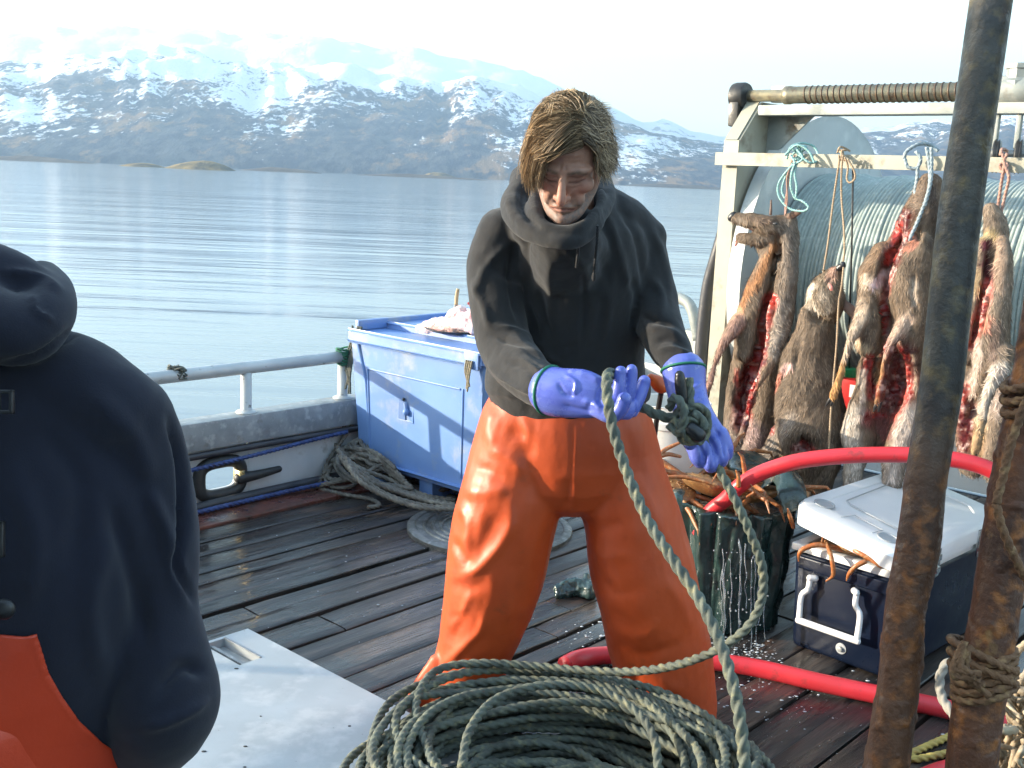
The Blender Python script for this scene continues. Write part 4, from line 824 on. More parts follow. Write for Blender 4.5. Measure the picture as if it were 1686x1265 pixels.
def deer(label, cf, u0, pieces, dents, paints, hooves, seed, nfur=11000, base=BR, extra=None):
    P = []
    for rows in pieces: P.append(PX(pu, u0, [(*cf(q[0], q[1]), q[2]/cf.s, *q[3:]) for q in rows], seg=20, sub=5))
    V, Fc = fuse(P, .0055, 3); V = V+vnormals(V, Fc)*(fbm(V, 14, 3, seed)*.008+fbm(V*np.array([1, 1, .4]), 45, 3, seed+1)*.004)[:, None]
    V = sculpt(V, Fc, [([cf(*p) for p in pl], w/cf.s, h) for pl, w, h in dents]); N = vnormals(V, Fc)
    x, y, z = proj(V); d = V-CAM; d /= np.linalg.norm(d, axis=1)[:, None]; fc = np.clip(-(N*d).sum(1)*3+.35, 0, 1)
    c = np.tile(np.array(base), (len(V), 1)); c = c*(1+.45*fbm(V, 7, 4, seed+2)+.55*fbm(V*np.array([1, 1, .35]), 38, 3, seed+3))[:, None]; wet = np.zeros(len(V))
    jx = fbm(V, 24, 3, seed+5)*16/cf.s*1.6
    for pl, w, col, st, *k in paints:
        q = [cf(*p) for p in pl]; dd, t_ = polyd(x, y, q); dd = dd+jx; wt = np.clip(1.5-dd/(w/cf.s)*1.0, 0, 1)*st*(fc if not k else 1)
        c = c*(1-wt[:, None])+np.array(col)*(1+.4*fbm(V, 60, 2, seed+7))[:, None]*wt[:, None]
        if col in (RED, DRED, PNK, MEAT): wet = np.maximum(wet, wt)
        else: wet = wet*(1-wt)
    fat = np.clip((fbm(V, 42, 3, seed+21)-.16)*8, 0, 1)*wet*.75; c = c*(1-fat[:, None])+np.array([.55, .33, .28])*fat[:, None]; dk_ = np.clip((-.12-fbm(V, 30, 3, seed+22))*8, 0, 1)*wet*.7; c = c*(1-dk_[:, None])+np.array([.06, .005, .006])*dk_[:, None]
    V = V+N*(wet*(fbm(V, 55, 3, seed+23)*.011+fbm(V*np.array([1, 1, .3]), 110, 2, seed+24)*.004))[:, None]
    t = thing('deer_carcass', label, 'deer carcass', pu(*cf(*pieces[0][0][:2]), u0)*np.array([1, 1, 0])+np.array([0, 0, float(V[:, 2].min())]), 'deer hanging from the rail')
    wf = [sum(wet[i] for i in f)/len(f) > .45 for f in Fc]
    part('body', (V, Fc), [furm, fleshm], t, col=c, midx=[int(w_) for w_ in wf])
    g = np.random.default_rng(seed); dry = [i for i, w_ in enumerate(wf) if not w_]; ids = g.choice(dry, nfur)
    F4 = np.array([Fc[i][:4] if len(Fc[i]) >= 4 else (*Fc[i], Fc[i][-1]) for i in ids]); wts = g.dirichlet([1, 1, 1, 1], nfur)
    Pp = (V[F4]*wts[..., None]).sum(1); Nn = N[F4[:, 0]]; cc = c[F4[:, 0]]
    D = np.tile([0, 0, -1.0], (nfur, 1))+np.stack([fbm(Pp, 9, 2, seed+11), fbm(Pp, 9, 2, seed+12), fbm(Pp, 9, 2, seed+13)], 1)*1.3+g.normal(0, .22, (nfur, 3))
    D -= Nn*(D*Nn).sum(1)[:, None]; D /= np.linalg.norm(D, axis=1)[:, None]+1e-9; D = D+Nn*g.uniform(.12, .42, (nfur, 1)); Ln = g.uniform(.008, .027, (nfur, 1))
    Sd = np.cross(D, Nn); Sd /= np.linalg.norm(Sd, axis=1)[:, None]+1e-9; wd_ = g.uniform(.0009, .0018, (nfur, 1))
    T = np.stack([Pp-Sd*wd_, Pp+Sd*wd_, Pp+D*Ln], 1).reshape(-1, 3); fac = g.uniform(.45, 1.65, (nfur, 1))
    C = np.repeat(cc*fac, 3, 0); C[2::3] *= 1.25
    part('hair_coat', (T, [(3*i, 3*i+1, 3*i+2) for i in range(nfur)]), tuftm, t, smooth=False, col=C)
    for hv in hooves:      # (x, y, x tip, y tip, r, depth)
        b = MB()
        for s_ in (-1, 1):
            a = cf(hv[0]+s_*hv[4]*.45, hv[1]); e = cf(hv[2]+s_*hv[4]*.75, hv[3]); b.add(*PX(pu, u0+hv[5], [(a[0], a[1], hv[4]*.62/cf.s), ((a[0]+e[0])/2, (a[1]+e[1])/2, hv[4]*.58/cf.s), (e[0], e[1], hv[4]*.22/cf.s)], seg=10, sub=4))
        part('hoof', b, hoofm, t)
    if extra: extra(t, cf, u0)
    return t
def CF3(x, y): return (1180+x/2.875, 320+y/2.875)
CF3.s = 2.875
def CF4(x, y): return (1340+x/2.581, 230+y/2.581)
CF4.s = 2.581
def ex1(t, cf, u0):
    L_ = lambda rows, m_, nm: part(nm, PX(pu, u0, [(*cf(q[0], q[1]), q[2]/cf.s, *q[3:]) for q in rows], seg=12, sub=5), m_, t)
    L_([(335, 118, 12, .5, 0), (365, 95, 18, .4, 0), (392, 82, 12, .4, 0), (402, 78, 4, .4, 0)], earm, 'ear'); L_([(255, 95, 7, .8, -.01), (257, 70, 6, .8, -.01), (258, 28, 3, .8, -.01)], earm, 'ear')
    L_([(118, 190, 8, .6, -.04), (102, 205, 8, .6, -.04), (96, 228, 7, .6, -.04), (88, 245, 4, .6, -.04)], tongm, 'tongue')
    L_([(70, 112, 19, 1, -.045), (80, 102, 20, 1, -.045)], hoofm, 'nose'); L_([(272, 140, 6, 1, -.085), (282, 141, 6, 1, -.085)], hoofm, 'eye')
earm = mat('deer_ear', (.13, .09, .07), (.20, .11, .08), scale=40, rough=.7); tongm = mat('pink_tongue', (.55, .20, .16), rough=.3, bump=.2)
deer('brown deer carcass hung by the antler base, snout pointing left with its mouth open', CF3, 3.86,
     [[(275, 235, 30.0, 0.8, 0), (238, 330, 46.0, 0.9, 0), (200, 440, 60.0, 0.9, 0), (175, 540, 72.0, 0.9, 0), (160, 640, 66.0, 0.9, 0), (140, 750, 60.0, 0.9, 0)],
      [(345, 125, 42.0, 0.9, 0.02), (342, 250, 48.0, 0.9, 0.02), (335, 380, 50.0, 0.9, 0), (318, 500, 58.0, 0.9, 0), (298, 600, 60.0, 0.9, 0), (280, 700, 50.0, 0.9, -0.02), (262, 770, 38.0, 0.9, -0.05), (235, 822, 30.0, 0.9, -0.08), (200, 885, 20.0, 0.9, -0.11), (170, 940, 16.8, 1, -0.11), (153, 1010, 13.6, 1, -0.11), (138, 1080, 15.2, 1, -0.11), (120, 1135, 20.0, 1, -0.11), (110, 1165, 16.0, 1, -0.11)],
      [(110, 600, 40.0, 0.9, -0.05), (70, 655, 34.0, 0.9, -0.08), (30, 712, 20.8, 0.9, -0.1), (5, 765, 16.0, 1, -0.1), (-18, 840, 13.6, 1, -0.1), (-33, 895, 15.2, 1, -0.1), (-40, 925, 12.0, 1, -0.1)],
      [(92, 112, 29.0, 0.9, -0.04), (130, 119, 33.0, 0.9, -0.04), (185, 130, 41.0, 0.9, -0.04), (245, 148, 47.0, 0.9, -0.03), (300, 140, 44.0, 0.9, 0), (345, 125, 38.0, 0.9, 0.02)],
      [(112, 206, 21.0, 0.9, -0.04), (150, 212, 27.0, 0.9, -0.04), (205, 210, 40.0, 0.9, -0.02), (255, 195, 46.0, 0.9, 0)],
      [(150, 740, 70.0, 0.8, 0.03), (128, 870, 74.0, 0.8, 0.03), (115, 1000, 76.0, 0.8, 0.03), (100, 1100, 68.0, 0.8, 0.02), (90, 1190, 60.0, 0.8, 0.02), (100, 1290, 50.0, 0.8, 0.02)],
      [(250, 760, 60.0, 0.8, 0.06), (240, 900, 62.0, 0.8, 0.06), (225, 1040, 66.0, 0.8, 0.05), (190, 1150, 66.0, 0.8, 0.04), (170, 1250, 50.0, 0.8, 0.03), (165, 1340, 36.0, 0.8, 0.03)],
      [(260, 400, 70.0, 0.7, 0.04), (230, 560, 80.0, 0.7, 0.05), (210, 700, 80.0, 0.7, 0.05)], [(205, 215, 40.0, 0.8, 0), (215, 260, 25.0, 0.8, 0)]],
     [([(255, 470), (228, 600), (212, 700), (185, 790)], 24, -.045), ([(180, 800), (135, 900), (125, 1050)], 34, -.05), ([(130, 160), (160, 168), (190, 165)], 9, -.012), ([(290, 200), (285, 300), (270, 420)], 14, -.035), ([(255, 130), (285, 125), (300, 150)], 12, -.006)],
     [([(300, 150), (200, 250), (210, 270)], 26, (.20, .15, .115), .6), ([(150, 120), (250, 120), (330, 120)], 16, (.13, .085, .06), .8), ([(345, 140), (342, 400), (320, 560), (290, 690)], 46, (.20, .16, .13), .8), ([(270, 250), (235, 320), (190, 400), (140, 480), (100, 560)], 24, (.36, .17, .075), .95), ([(95, 560), (100, 590)], 26, (.55, .33, .22), .8), ([(110, 600), (30, 715), (-20, 840), (-40, 930)], 28, (.34, .20, .16), .85),
      ([(300, 560), (300, 640), (260, 770)], 40, (.30, .25, .21), .7), ([(255, 790), (195, 890), (150, 1010), (120, 1150)], 24, (.25, .165, .11), .9), ([(100, 1100), (80, 1250)], 46, (.34, .28, .24), .7), ([(175, 1120), (200, 1220), (165, 1300)], 46, (.36, .25, .24), .8),
      ([(262, 490), (235, 590), (222, 690), (205, 790)], 24, MEAT, 1), ([(246, 540), (228, 620)], 9, PNK, .6), ([(190, 780), (140, 860), (120, 1000), (118, 1080)], 40, DRED, 1), ([(215, 720), (180, 820), (160, 1040)], 18, RED, .9), ([(95, 830), (100, 940)], 12, MEAT, .7), ([(118, 152), (165, 170)], 9, BLK, 1), ([(150, 164), (170, 172)], 6, PNK, .8), ([(95, 118), (150, 130)], 12, GRY, .5)],
     [(112, 1165, 104, 1195, 13, -.11), (-42, 930, -46, 962, 10, -.10)], 41, extra=ex1)
def ex2(t, cf, u0):
    L_ = lambda rows, m_, nm: part(nm, PX(pu, u0, [(*cf(q[0], q[1]), q[2]/cf.s, *q[3:]) for q in rows], seg=12, sub=5), m_, t)
    L_([(575, 352, 14.0, 0.8, -0.02), (594, 340, 16.0, 0.8, -0.02), (598, 328, 12.0, 0.8, -0.02)], hoofm, 'nose'); L_([(532, 425, 5.6, 0.6, -0.09), (541, 442, 9.6, 0.5, -0.1), (545, 455, 6.4, 0.5, -0.1)], tongm, 'tongue')
    L_([(600, 520, 22.0, 0.4, 0.02), (640, 555, 24.0, 0.4, 0.02), (652, 590, 12.0, 0.4, 0.02)], earm, 'ear')
deer('grey brown deer carcass hung by its nose, throat turned out, second from the post', CF3, 3.84,
     [[(582, 355, 24.0, 0.9, 0), (548, 395, 50.0, 0.9, 0), (522, 450, 82.0, 0.85, 0), (515, 510, 92.0, 0.85, 0), (515, 560, 76.0, 0.85, 0)], [(470, 575, 78.0, 0.85, 0), (465, 650, 92.0, 0.8, 0), (448, 740, 118.0, 0.75, 0), (432, 830, 138.0, 0.72, 0), (432, 930, 152.0, 0.7, 0), (440, 1030, 165.0, 0.7, 0), (450, 1130, 165.0, 0.7, 0), (440, 1230, 150.0, 0.7, 0.02), (430, 1320, 105, .7, .03), (425, 1430, 60, .7, .03)],
      [(350, 1080, 60.0, 0.8, -0.02), (300, 1160, 55.0, 0.8, -0.04), (250, 1230, 48.0, 0.8, -0.05), (215, 1290, 42.0, 0.8, -0.05), (190, 1340, 34.0, 0.8, -0.05)], [(540, 1150, 70.0, 0.7, 0.03), (530, 1260, 60.0, 0.7, 0.02), (510, 1360, 44, .7, .02), (505, 1520, 28, .7, .02)]],
     [([(430, 470), (450, 560), (520, 600), (590, 560)], 12, -.03), ([(450, 590), (520, 605), (600, 580)], 14, -.02), ([(380, 1190), (420, 1180), (460, 1230)], 30, -.06), ([(340, 800), (300, 880), (280, 940)], 12, -.012), ([(560, 380), (530, 410), (515, 430)], 5, -.008), ([(400, 650), (380, 760), (370, 850)], 14, -.01)],
     [([(520, 430), (500, 520), (540, 570)], 60, (.24, .18, .12), .6), ([(455, 430), (432, 490), (470, 560)], 15, (.60, .52, .42), .85), ([(500, 470), (530, 540)], 26, (.40, .33, .26), .6), ([(560, 360), (540, 400)], 16, (.42, .24, .18), .6), ([(450, 650), (430, 850), (440, 1050)], 90, (.165, .12, .085), .55), ([(320, 830), (340, 810)], 14, (.62, .40, .36), .9), ([(300, 860), (278, 930)], 11, (.55, .20, .14), .8),
      ([(350, 1060), (230, 1250)], 34, (.34, .28, .23), .7), ([(380, 1200), (430, 1190), (470, 1240)], 22, DRED, 1), ([(410, 1180), (460, 1200)], 9, MEAT, .9), ([(265, 1080), (262, 1130)], 10, RED, .7), ([(560, 700), (600, 900), (600, 1100)], 40, (.075, .058, .045), .7)],  # last stroke paints the shade of the right flank into the coat
     [], 52, nfur=12000, extra=ex2)
deer('deer carcass split open down the neck and belly, two pale forelegs bent, third from post', CF4, 3.84,
     [[(495, 185, 50.0, 0.9, 0.02), (478, 250, 68.0, 0.9, 0.02), (452, 330, 84.0, 0.8, 0.02), (425, 420, 92.0, 0.8, 0.02), (395, 500, 108.0, 0.75, 0.02), (360, 600, 130.0, 0.7, 0.03), (350, 720, 135.0, 0.65, 0.04), (330, 830, 130.0, 0.6, 0.05)],
      [(300, 480, 56.0, 0.8, -0.02), (255, 560, 60.0, 0.8, -0.03), (240, 640, 52.0, 0.9, -0.03), (248, 720, 60.0, 0.9, -0.03), (245, 800, 62.0, 0.9, -0.03), (235, 875, 58.0, 0.9, -0.03)], [(458, 440, 50.0, 0.9, -0.02), (430, 540, 76.0, 0.8, -0.03), (415, 640, 80.0, 0.8, -0.04), (425, 750, 76.0, 0.8, -0.04), (415, 850, 66.0, 0.8, -0.03), (425, 930, 40.0, 0.8, 0)],
      [(222, 715, 40.0, 0.9, -0.06), (190, 785, 30.4, 0.9, -0.09), (158, 852, 21.6, 1, -0.11), (134, 925, 16.0, 1, -0.11), (115, 995, 15.2, 1, -0.11), (98, 1055, 19.2, 1, -0.11), (84, 1092, 17.6, 1, -0.11)],
      [(415, 740, 54.0, 0.8, -0.05), (368, 808, 32.0, 0.9, -0.09), (325, 868, 21.6, 1, -0.12), (308, 935, 16.8, 1, -0.12), (298, 1005, 16.0, 1, -0.12), (286, 1065, 20.0, 1, -0.12), (277, 1110, 19.2, 1, -0.12)],
      [(225, 940, 30.0, 0.9, 0.02), (212, 1040, 34.0, 0.9, 0.02), (198, 1150, 58.0, 0.8, 0.01), (185, 1260, 72.0, 0.8, 0.01), (182, 1340, 52.0, 0.8, 0.01), (165, 1440, 40, .8, 0), (160, 1600, 28, .8, 0)], [(425, 940, 34.0, 0.9, 0.02), (432, 1060, 38.0, 0.9, 0.02), (410, 1170, 52.0, 0.9, 0.01), (380, 1270, 64.0, 0.9, 0.01), (345, 1360, 54.0, 0.9, 0.01), (335, 1450, 44, .9, .01), (330, 1620, 30, .9, .01)],
      [(320, 880, 110.0, 0.5, 0.1), (318, 1000, 118.0, 0.5, 0.12), (300, 1130, 120.0, 0.5, 0.12), (280, 1260, 110.0, 0.5, 0.1)]],
     [([(350, 350), (345, 440), (300, 560), (300, 700), (315, 800), (300, 890)], 17, -.05), ([(255, 640), (270, 680), (300, 720)], 8, -.012), ([(340, 920), (370, 1000), (330, 1100)], 40, -.03), ([(430, 390), (440, 420), (450, 380)], 9, -.03), ([(430, 560), (420, 660), (440, 720)], 8, -.012), ([(205, 610), (250, 630), (300, 660)], 8, .012), ([(250, 1170), (300, 1180), (270, 1250)], 30, -.015)],
     [([(480, 200), (460, 280)], 60, (.17, .12, .09), .6), ([(500, 200), (520, 330), (500, 450)], 20, (.05, .035, .03), .7), ([(390, 230), (340, 380), (260, 490), (220, 580)], 24, (.24, .15, .09), .7), ([(230, 600), (280, 650), (300, 690)], 22, (.55, .44, .34), .85), ([(230, 900), (180, 870)], 16, (.50, .38, .24), .8), ([(400, 600), (430, 720)], 40, (.22, .155, .105), .6), ([(420, 600), (430, 690), (390, 760)], 14, (.60, .48, .38), .7),
      ([(210, 720), (160, 850), (125, 960)], 30, (.52, .40, .30), .9), ([(125, 960), (84, 1100)], 28, (.46, .24, .09), .95), ([(400, 760), (325, 870), (300, 960)], 30, (.50, .37, .29), .9), ([(300, 960), (275, 1130)], 28, (.45, .24, .10), .95),
      ([(385, 330), (355, 440), (320, 520)], 38, DRED, 1), ([(352, 360), (335, 470), (310, 520)], 17, MEAT, .9), ([(400, 360), (385, 430)], 8, RED, .9), ([(420, 380), (430, 440), (385, 470)], 12, (.40, .16, .11), .8), ([(300, 560), (255, 630)], 14, (.62, .45, .44), .9), ([(330, 560), (310, 640), (300, 680)], 15, PNK, 1), ([(345, 550), (320, 570)], 6, (.7, .55, .52), .8), ([(300, 700), (305, 800), (295, 900)], 13, RED, 1),
      ([(240, 930), (230, 990), (250, 1080)], 20, RED, 1), ([(370, 920), (385, 1000), (340, 1110)], 62, DRED, 1), ([(400, 960), (408, 1060), (345, 1190)], 18, MEAT, .9), ([(350, 960), (345, 1060)], 10, RED, .9), ([(330, 960), (300, 1120)], 30, DRED, .9), ([(230, 1190), (280, 1180), (300, 1250)], 36, (.20, .07, .06), 1), ([(225, 1180), (300, 1170)], 8, RED, .9),
      ([(215, 990), (205, 1100)], 10, (.50, .42, .36), .9), ([(160, 1160), (150, 1280), (170, 1380), (165, 1450)], 40, (.52, .46, .40), .85), ([(425, 920), (435, 1060)], 12, (.50, .38, .28), .8), ([(410, 1160), (370, 1280), (335, 1440)], 36, (.54, .46, .41), .85)],
     [(82, 1095, 62, 1132, 14, -.11), (277, 1115, 264, 1155, 14, -.12)], 63, nfur=13000)
deer('narrow gutted deer carcass hung on a pinkish cord right of the tall rusty bar', CF4, 3.80,
     [[(752, 300, 34.0, 0.9, 0.02), (770, 360, 48.0, 0.9, 0.02), (775, 430, 50.0, 0.9, 0.02), (760, 540, 60.0, 0.8, 0.03), (745, 660, 78.0, 0.7, 0.04), (730, 800, 95.0, 0.65, 0.05), (710, 950, 105.0, 0.6, 0.05), (700, 1100, 105.0, 0.6, 0.05), (690, 1240, 90.0, 0.6, 0.05), (680, 1400, 60.0, 0.6, 0.05)],
      [(735, 440, 36.0, 0.9, -0.01), (715, 550, 40.0, 0.9, -0.01), (690, 680, 44.0, 0.9, -0.01), (665, 800, 44.0, 0.9, -0.01), (645, 920, 42.0, 0.9, -0.01)], [(808, 430, 24.0, 0.9, -0.02), (808, 520, 34.0, 0.9, -0.03), (795, 620, 46.0, 0.9, -0.03), (778, 720, 58.0, 0.9, -0.04), (765, 830, 66.0, 0.8, -0.04), (745, 940, 66.0, 0.8, -0.03), (715, 1050, 50.0, 0.8, -0.01)],
      [(800, 900, 52.0, 0.9, -0.04), (792, 970, 42.0, 0.9, -0.07), (762, 1030, 22.4, 1, -0.09), (738, 1085, 20.8, 1, -0.1), (724, 1140, 17.6, 1, -0.1), (708, 1210, 16.8, 1, -0.1), (692, 1280, 20.0, 1, -0.1), (682, 1330, 17.6, 1, -0.1)], [(800, 1080, 44.0, 0.8, 0), (790, 1180, 50.0, 0.8, 0), (775, 1300, 56.0, 0.8, 0), (760, 1420, 44.0, 0.8, 0)]],
     [([(752, 430), (742, 560), (725, 660), (700, 780), (680, 880)], 15, -.04), ([(660, 1100), (680, 1200)], 30, -.03)],
     [([(760, 400), (740, 420)], 22, (.42, .32, .16), .8), ([(735, 450), (730, 520), (745, 580)], 20, (.10, .02, .03), 1), ([(738, 620), (705, 760), (675, 870)], 22, MEAT, 1), ([(740, 760), (730, 800)], 14, (.55, .22, .15), .9), ([(700, 860), (690, 960), (665, 1080)], 20, (.50, .40, .34), .9), ([(800, 440), (795, 640)], 22, (.36, .25, .18), .8), ([(770, 800), (760, 920)], 26, (.10, .065, .06), .7),
      ([(640, 1060), (630, 1120)], 20, MEAT, .9), ([(650, 1160), (660, 1300)], 46, DRED, 1), ([(800, 960), (735, 1080), (710, 1200)], 26, (.58, .50, .42), .9), ([(710, 1200), (685, 1330)], 26, (.45, .31, .17), .9), ([(810, 1000), (780, 1150)], 28, (.45, .37, .33), .7), ([(690, 560), (685, 640)], 20, (.32, .22, .11), .6)],
     [(682, 1335, 674, 1375, 14, -.10)], 74, nfur=10000, base=(.20, .15, .11))
# ---------------------------------------------------------------- cords
def cord(name, label, m_, paths, r, u0=3.86, cf=None, off=0, group='cords tying the carcasses to the rail'):
    b = MB()
    for rows in paths:
        P = [pu(q[0], q[1], u0+(q[2] if len(q) > 2 else 0)) for q in rows]; b.add(*rope(P, r, step=r*.7, seg=9, depth=.28))
    return solo(name, b, m_, label, 'cord', group)
tealm = mat('teal_cord', (.22, .42, .40), (.30, .48, .46), scale=60, rough=.75, bump=.5, bscale=300); beigem = mat('beige_cord', (.42, .31, .20), (.34, .25, .17), scale=60, rough=.85, bump=.5, bscale=300)
greym = mat('grey_blue_cord', (.30, .36, .38), (.22, .27, .30), scale=60, rough=.75, bump=.5, bscale=300); pinkm = mat('pinkish_cord', (.42, .25, .20), (.34, .20, .16), scale=60, rough=.85, bump=.5, bscale=300)
K3 = lambda L_: [(1140+p[0]/3.086, 100+p[1]/3.086, *(p[2:])) for p in L_]
def knot(c_, r_px, n, seed, sq=1.0):
    r = random.Random(seed); ph = r.random()*6; return [(c_[0]+r_px*math.cos(t_*1.9+ph)*(.6+.4*math.sin(t_*2.7)), c_[1]+r_px*sq*math.sin(t_*1.3+ph*2), .02*math.cos(t_*1.1+ph)+.005) for t_ in np.linspace(0, n, int(n*3.2))]
cord('rope', 'teal cord in a fat knot with hanging loops at the left end of the rail', tealm, [K3([(480, 500, -.02), (500, 440, -.03), (560, 420, .02), (620, 440, .07), (640, 500, .05), (600, 520, -.02), (540, 480, -.03)]), K3([(470, 480, -.03), (530, 430, -.03), (590, 460, -.02), (620, 520, -.02)]),
      K3([(530, 450, -.02), (560, 500, -.03), (500, 540, -.03), (440, 620, -.02), (440, 690, -.02), (490, 750, -.02), (560, 765, -.02), (590, 745, -.02), (560, 715, -.02), (520, 700, -.02)]), K3([(510, 520, -.02), (470, 600, -.02), (455, 660, -.02), (470, 700, -.02)]), K3([(540, 500, -.02), (520, 570, -.03), (530, 640, -.03), (525, 700, -.03)]), K3([(500, 480, -.035), (520, 520, -.035), (505, 570, -.035), (500, 640, -.03), (520, 700, -.02)]),
      knot((1140+540/3.086, 100+470/3.086), 13, 9, 1, .9)], .0048)
cord('rope', 'thin dark pink strand running from the teal knot down to the deer head', pinkm, [K3([(520, 480, -.02), (495, 540, -.02), (488, 620, -.02), (475, 700, -.02), (470, 790, -.02)]), K3([(498, 540, -.03), (480, 600, -.025), (483, 700, -.02), (474, 780, -.025)])], .0035)
cord('rope', 'beige cord doubled down to the nose of the second carcass', beigem, [K3([(745, 480, -.03), (745, 520, -.02), (715, 720, 0), (690, 920, 0), (664, 1080, 0)]), K3([(765, 480, -.03), (758, 560, -.02), (758, 700, 0), (770, 850, -.01), (772, 980, -.02), (755, 1060, -.02), (735, 1065, -.02)]),
      K3([(775, 490, -.03), (790, 540, -.02), (785, 600, -.02), (800, 620, -.02), (825, 600, -.02), (822, 560, -.02), (790, 500, -.03)]), K3([(735, 470, -.02), (750, 440, -.02), (775, 445, .03), (800, 460, .06)]), knot((1140+762/3.086, 100+480/3.086), 7, 8, 5, 1.2)], .0042)
cord('rope', 'long beige cord hanging down between the second and third carcass', beigem, [[(1389, 440, -.02), (1386, 470, -.03), (1381, 500, .0), (1378, 560, .0), (1373, 620, 0), (1368, 680, -.0), (1364, 760, 0)]], .0042, 3.77)
cord('rope', 'grey blue rope looped over the rail above the third carcass', greym, [K3([(1075, 500, -.03), (1090, 460, -.03), (1150, 425, .0), (1210, 430, .06), (1250, 460, .07)]), K3([(1080, 500, -.03), (1095, 540, -.03), (1140, 545, -.02), (1160, 500, -.02), (1135, 460, -.02)]), K3([(1190, 440, -.03), (1205, 540, -.03), (1205, 640, -.04), (1175, 740, -.05), (1135, 840, -.06), (1108, 900, -.07), (1112, 925, -.05)]), K3([(1215, 440, -.03), (1215, 540, -.03), (1210, 620, -.04), (1180, 740, -.05)]),
      K3([(1145, 540, -.02), (1142, 600, -.02), (1132, 680, -.03), (1165, 710, -.03)])], .0072)
cord('rope', 'pinkish cord knotted under the rail right of the tall bar', pinkm, [K3([(1570, 460, -.03), (1585, 520, -.03), (1570, 620, -.02), (1550, 760, 0), (1542, 830, 0)]), K3([(1600, 470, -.03), (1585, 520, -.03), (1608, 590, -.03), (1590, 680, -.02), (1565, 790, -.02), (1550, 880, -.02), (1560, 1000, -.03)]), knot((1140+1580/3.086, 100+540/3.086), 7, 9, 9, 1.2), K3([(1565, 480, -.02), (1575, 450, 0), (1600, 460, .06)])], .006)
# ================================================================ tote, rope heaps, tub, cooler, bars
totem = mat('blue_tote_plastic', (.15, .275, .56), (.12, .22, .47), scale=2.5, rough=.35, rough2=.5, bump=.15, bscale=70, bdist=.001, dirt=(.36, .37, .33), dscale=5.5, dlo=.54, dhi=.8)
tn = totem.node_tree
tu, tv0, tv1, tz0, tz1 = 3.46, -4.16, -3.30, .16, .70
def uof(x, y, u0): p = pu(x, y, u0); return round(float(p@BV), 3), round(float(p[2]), 3)
vl, zl = uof(600, 735, tu); vr, zb = uof(770, 792, tu); vtl, ztl = uof(583, 560, tu); vtr, ztr = uof(792, 580, tu)
t = thing('fish_tote', 'big pale blue insulated fish tote standing in the stern corner', 'tote', uv(tu+.3, -3.7, 0))
zt = (ztl+ztr)/2-.03; zb = .14; tap = .035; dp = .72
def frus(u0, u1, v0, v1, z0, z1, tp, bev=.02):
    bm = bmesh.new(); bmesh.ops.create_cube(bm, size=1)
    for q in bm.verts:
        k = q.co.z < 0; a = tp if k else 0; z = z0 if k else z1
        u_ = (u0+a) if q.co.x < 0 else (u1-a); v_ = (v0+a) if q.co.y < 0 else (v1-a); q.co = Vec(uv(u_, v_, z))
    bmesh.ops.bevel(bm, geom=bm.edges[:], offset=bev, segments=4, affect='EDGES', profile=.5)
    bm.verts.index_update(); r = ([q.co[:] for q in bm.verts], [tuple(q.index for q in f.verts) for f in bm.faces]); bm.free(); return r
b = MB(); b.add(*frus(tu, tu+dp, vtl+.012, vtr-.012, zb, zt, tap, .03))
part('body', b, totem, t, 'auto')
b = MB()      # raised rim of the recessed front panel + stiffening ribs
def onface(v, z, d=0): k = (zt-z)/(zt-zb)*tap; return uv(tu+k-d, v, z)
def bar(v0, z0, v1, z1, w=.006, d=.006):
    p, q = onface(v0, z0, 0), onface(v1, z1, 0); b.add(*limb([(p, w, d), (q, w, d)], up=BU, seg=8, sub=3))
vL, vR = vtl+.10, vtr-.13; zT, zB = zt-.13, zb+.04
bar(vL, zT, vR, zT); bar(vL, zB, vL, zT); bar(vR, zB, vR+.02, zT)
b.add(*limb([(onface(vtl+.03, zt), .012, .012), (onface(vtl+.055, zt-.10), .012, .010), (onface(vL-.02, zt-.2), .010, .008), (onface(vL, zB), .008, .008)], up=BU, seg=10, sub=5))
part('panel_rim', b, totem, t)
b = MB(); vc, zc_ = (vL+vR)/2-.05, (zT+zB)/2+.045
for lo, hi in (((vc-.055, zc_-.055), (vc+.055, zc_-.047)), ((vc-.055, zc_+.047), (vc+.055, zc_+.055)), ((vc-.055, zc_-.047), (vc-.047, zc_+.047)), ((vc+.047, zc_-.047), (vc+.055, zc_+.047))):
    b.box((tu-.004+.02, lo[0], lo[1]), (tu+.04, hi[0], hi[1]), fr=BF, bev=.002)
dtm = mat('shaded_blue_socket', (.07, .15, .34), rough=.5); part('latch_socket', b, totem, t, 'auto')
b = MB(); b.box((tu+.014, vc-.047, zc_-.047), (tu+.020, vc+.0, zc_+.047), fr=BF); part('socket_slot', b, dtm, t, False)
b = MB(); b.add(*sphere(uv(tu+.008, vc+.012, zc_-.005), (.016, .016, .018))); b.add(*limb([(uv(tu+.012, vc+.005, zc_+.035), .012), (uv(tu+.010, vc+.012, zc_), .010)], up=BU)); part('plug', b, totem, t)
part('bung', sphere(uv(tu+.006, vc-.004, zc_+.056), .008), dkm, t)
b = MB(); b.add(*frus(tu-.018, tu+dp+.018, vtl-.012, vtr+.012, zt+.001, zt+.048, 0, .012)); part('lid', b, totem, t, 'auto')
b = MB(); b.add(*frus(tu+.20, tu+dp+.018, vtl-.010, vtr+.01, zt+.049, zt+.075, -.002, .010)); b.box((tu+.01, vtl-.010, zt+.049), (tu+dp, vtl+.02, zt+.10), fr=BF, bev=.008); b.box((tu+dp-.04, vtl+.022, zt+.078), (tu+dp+.015, vtr, zt+.13), fr=BF, bev=.008); part('lid_lip', b, totem, t, 'auto')
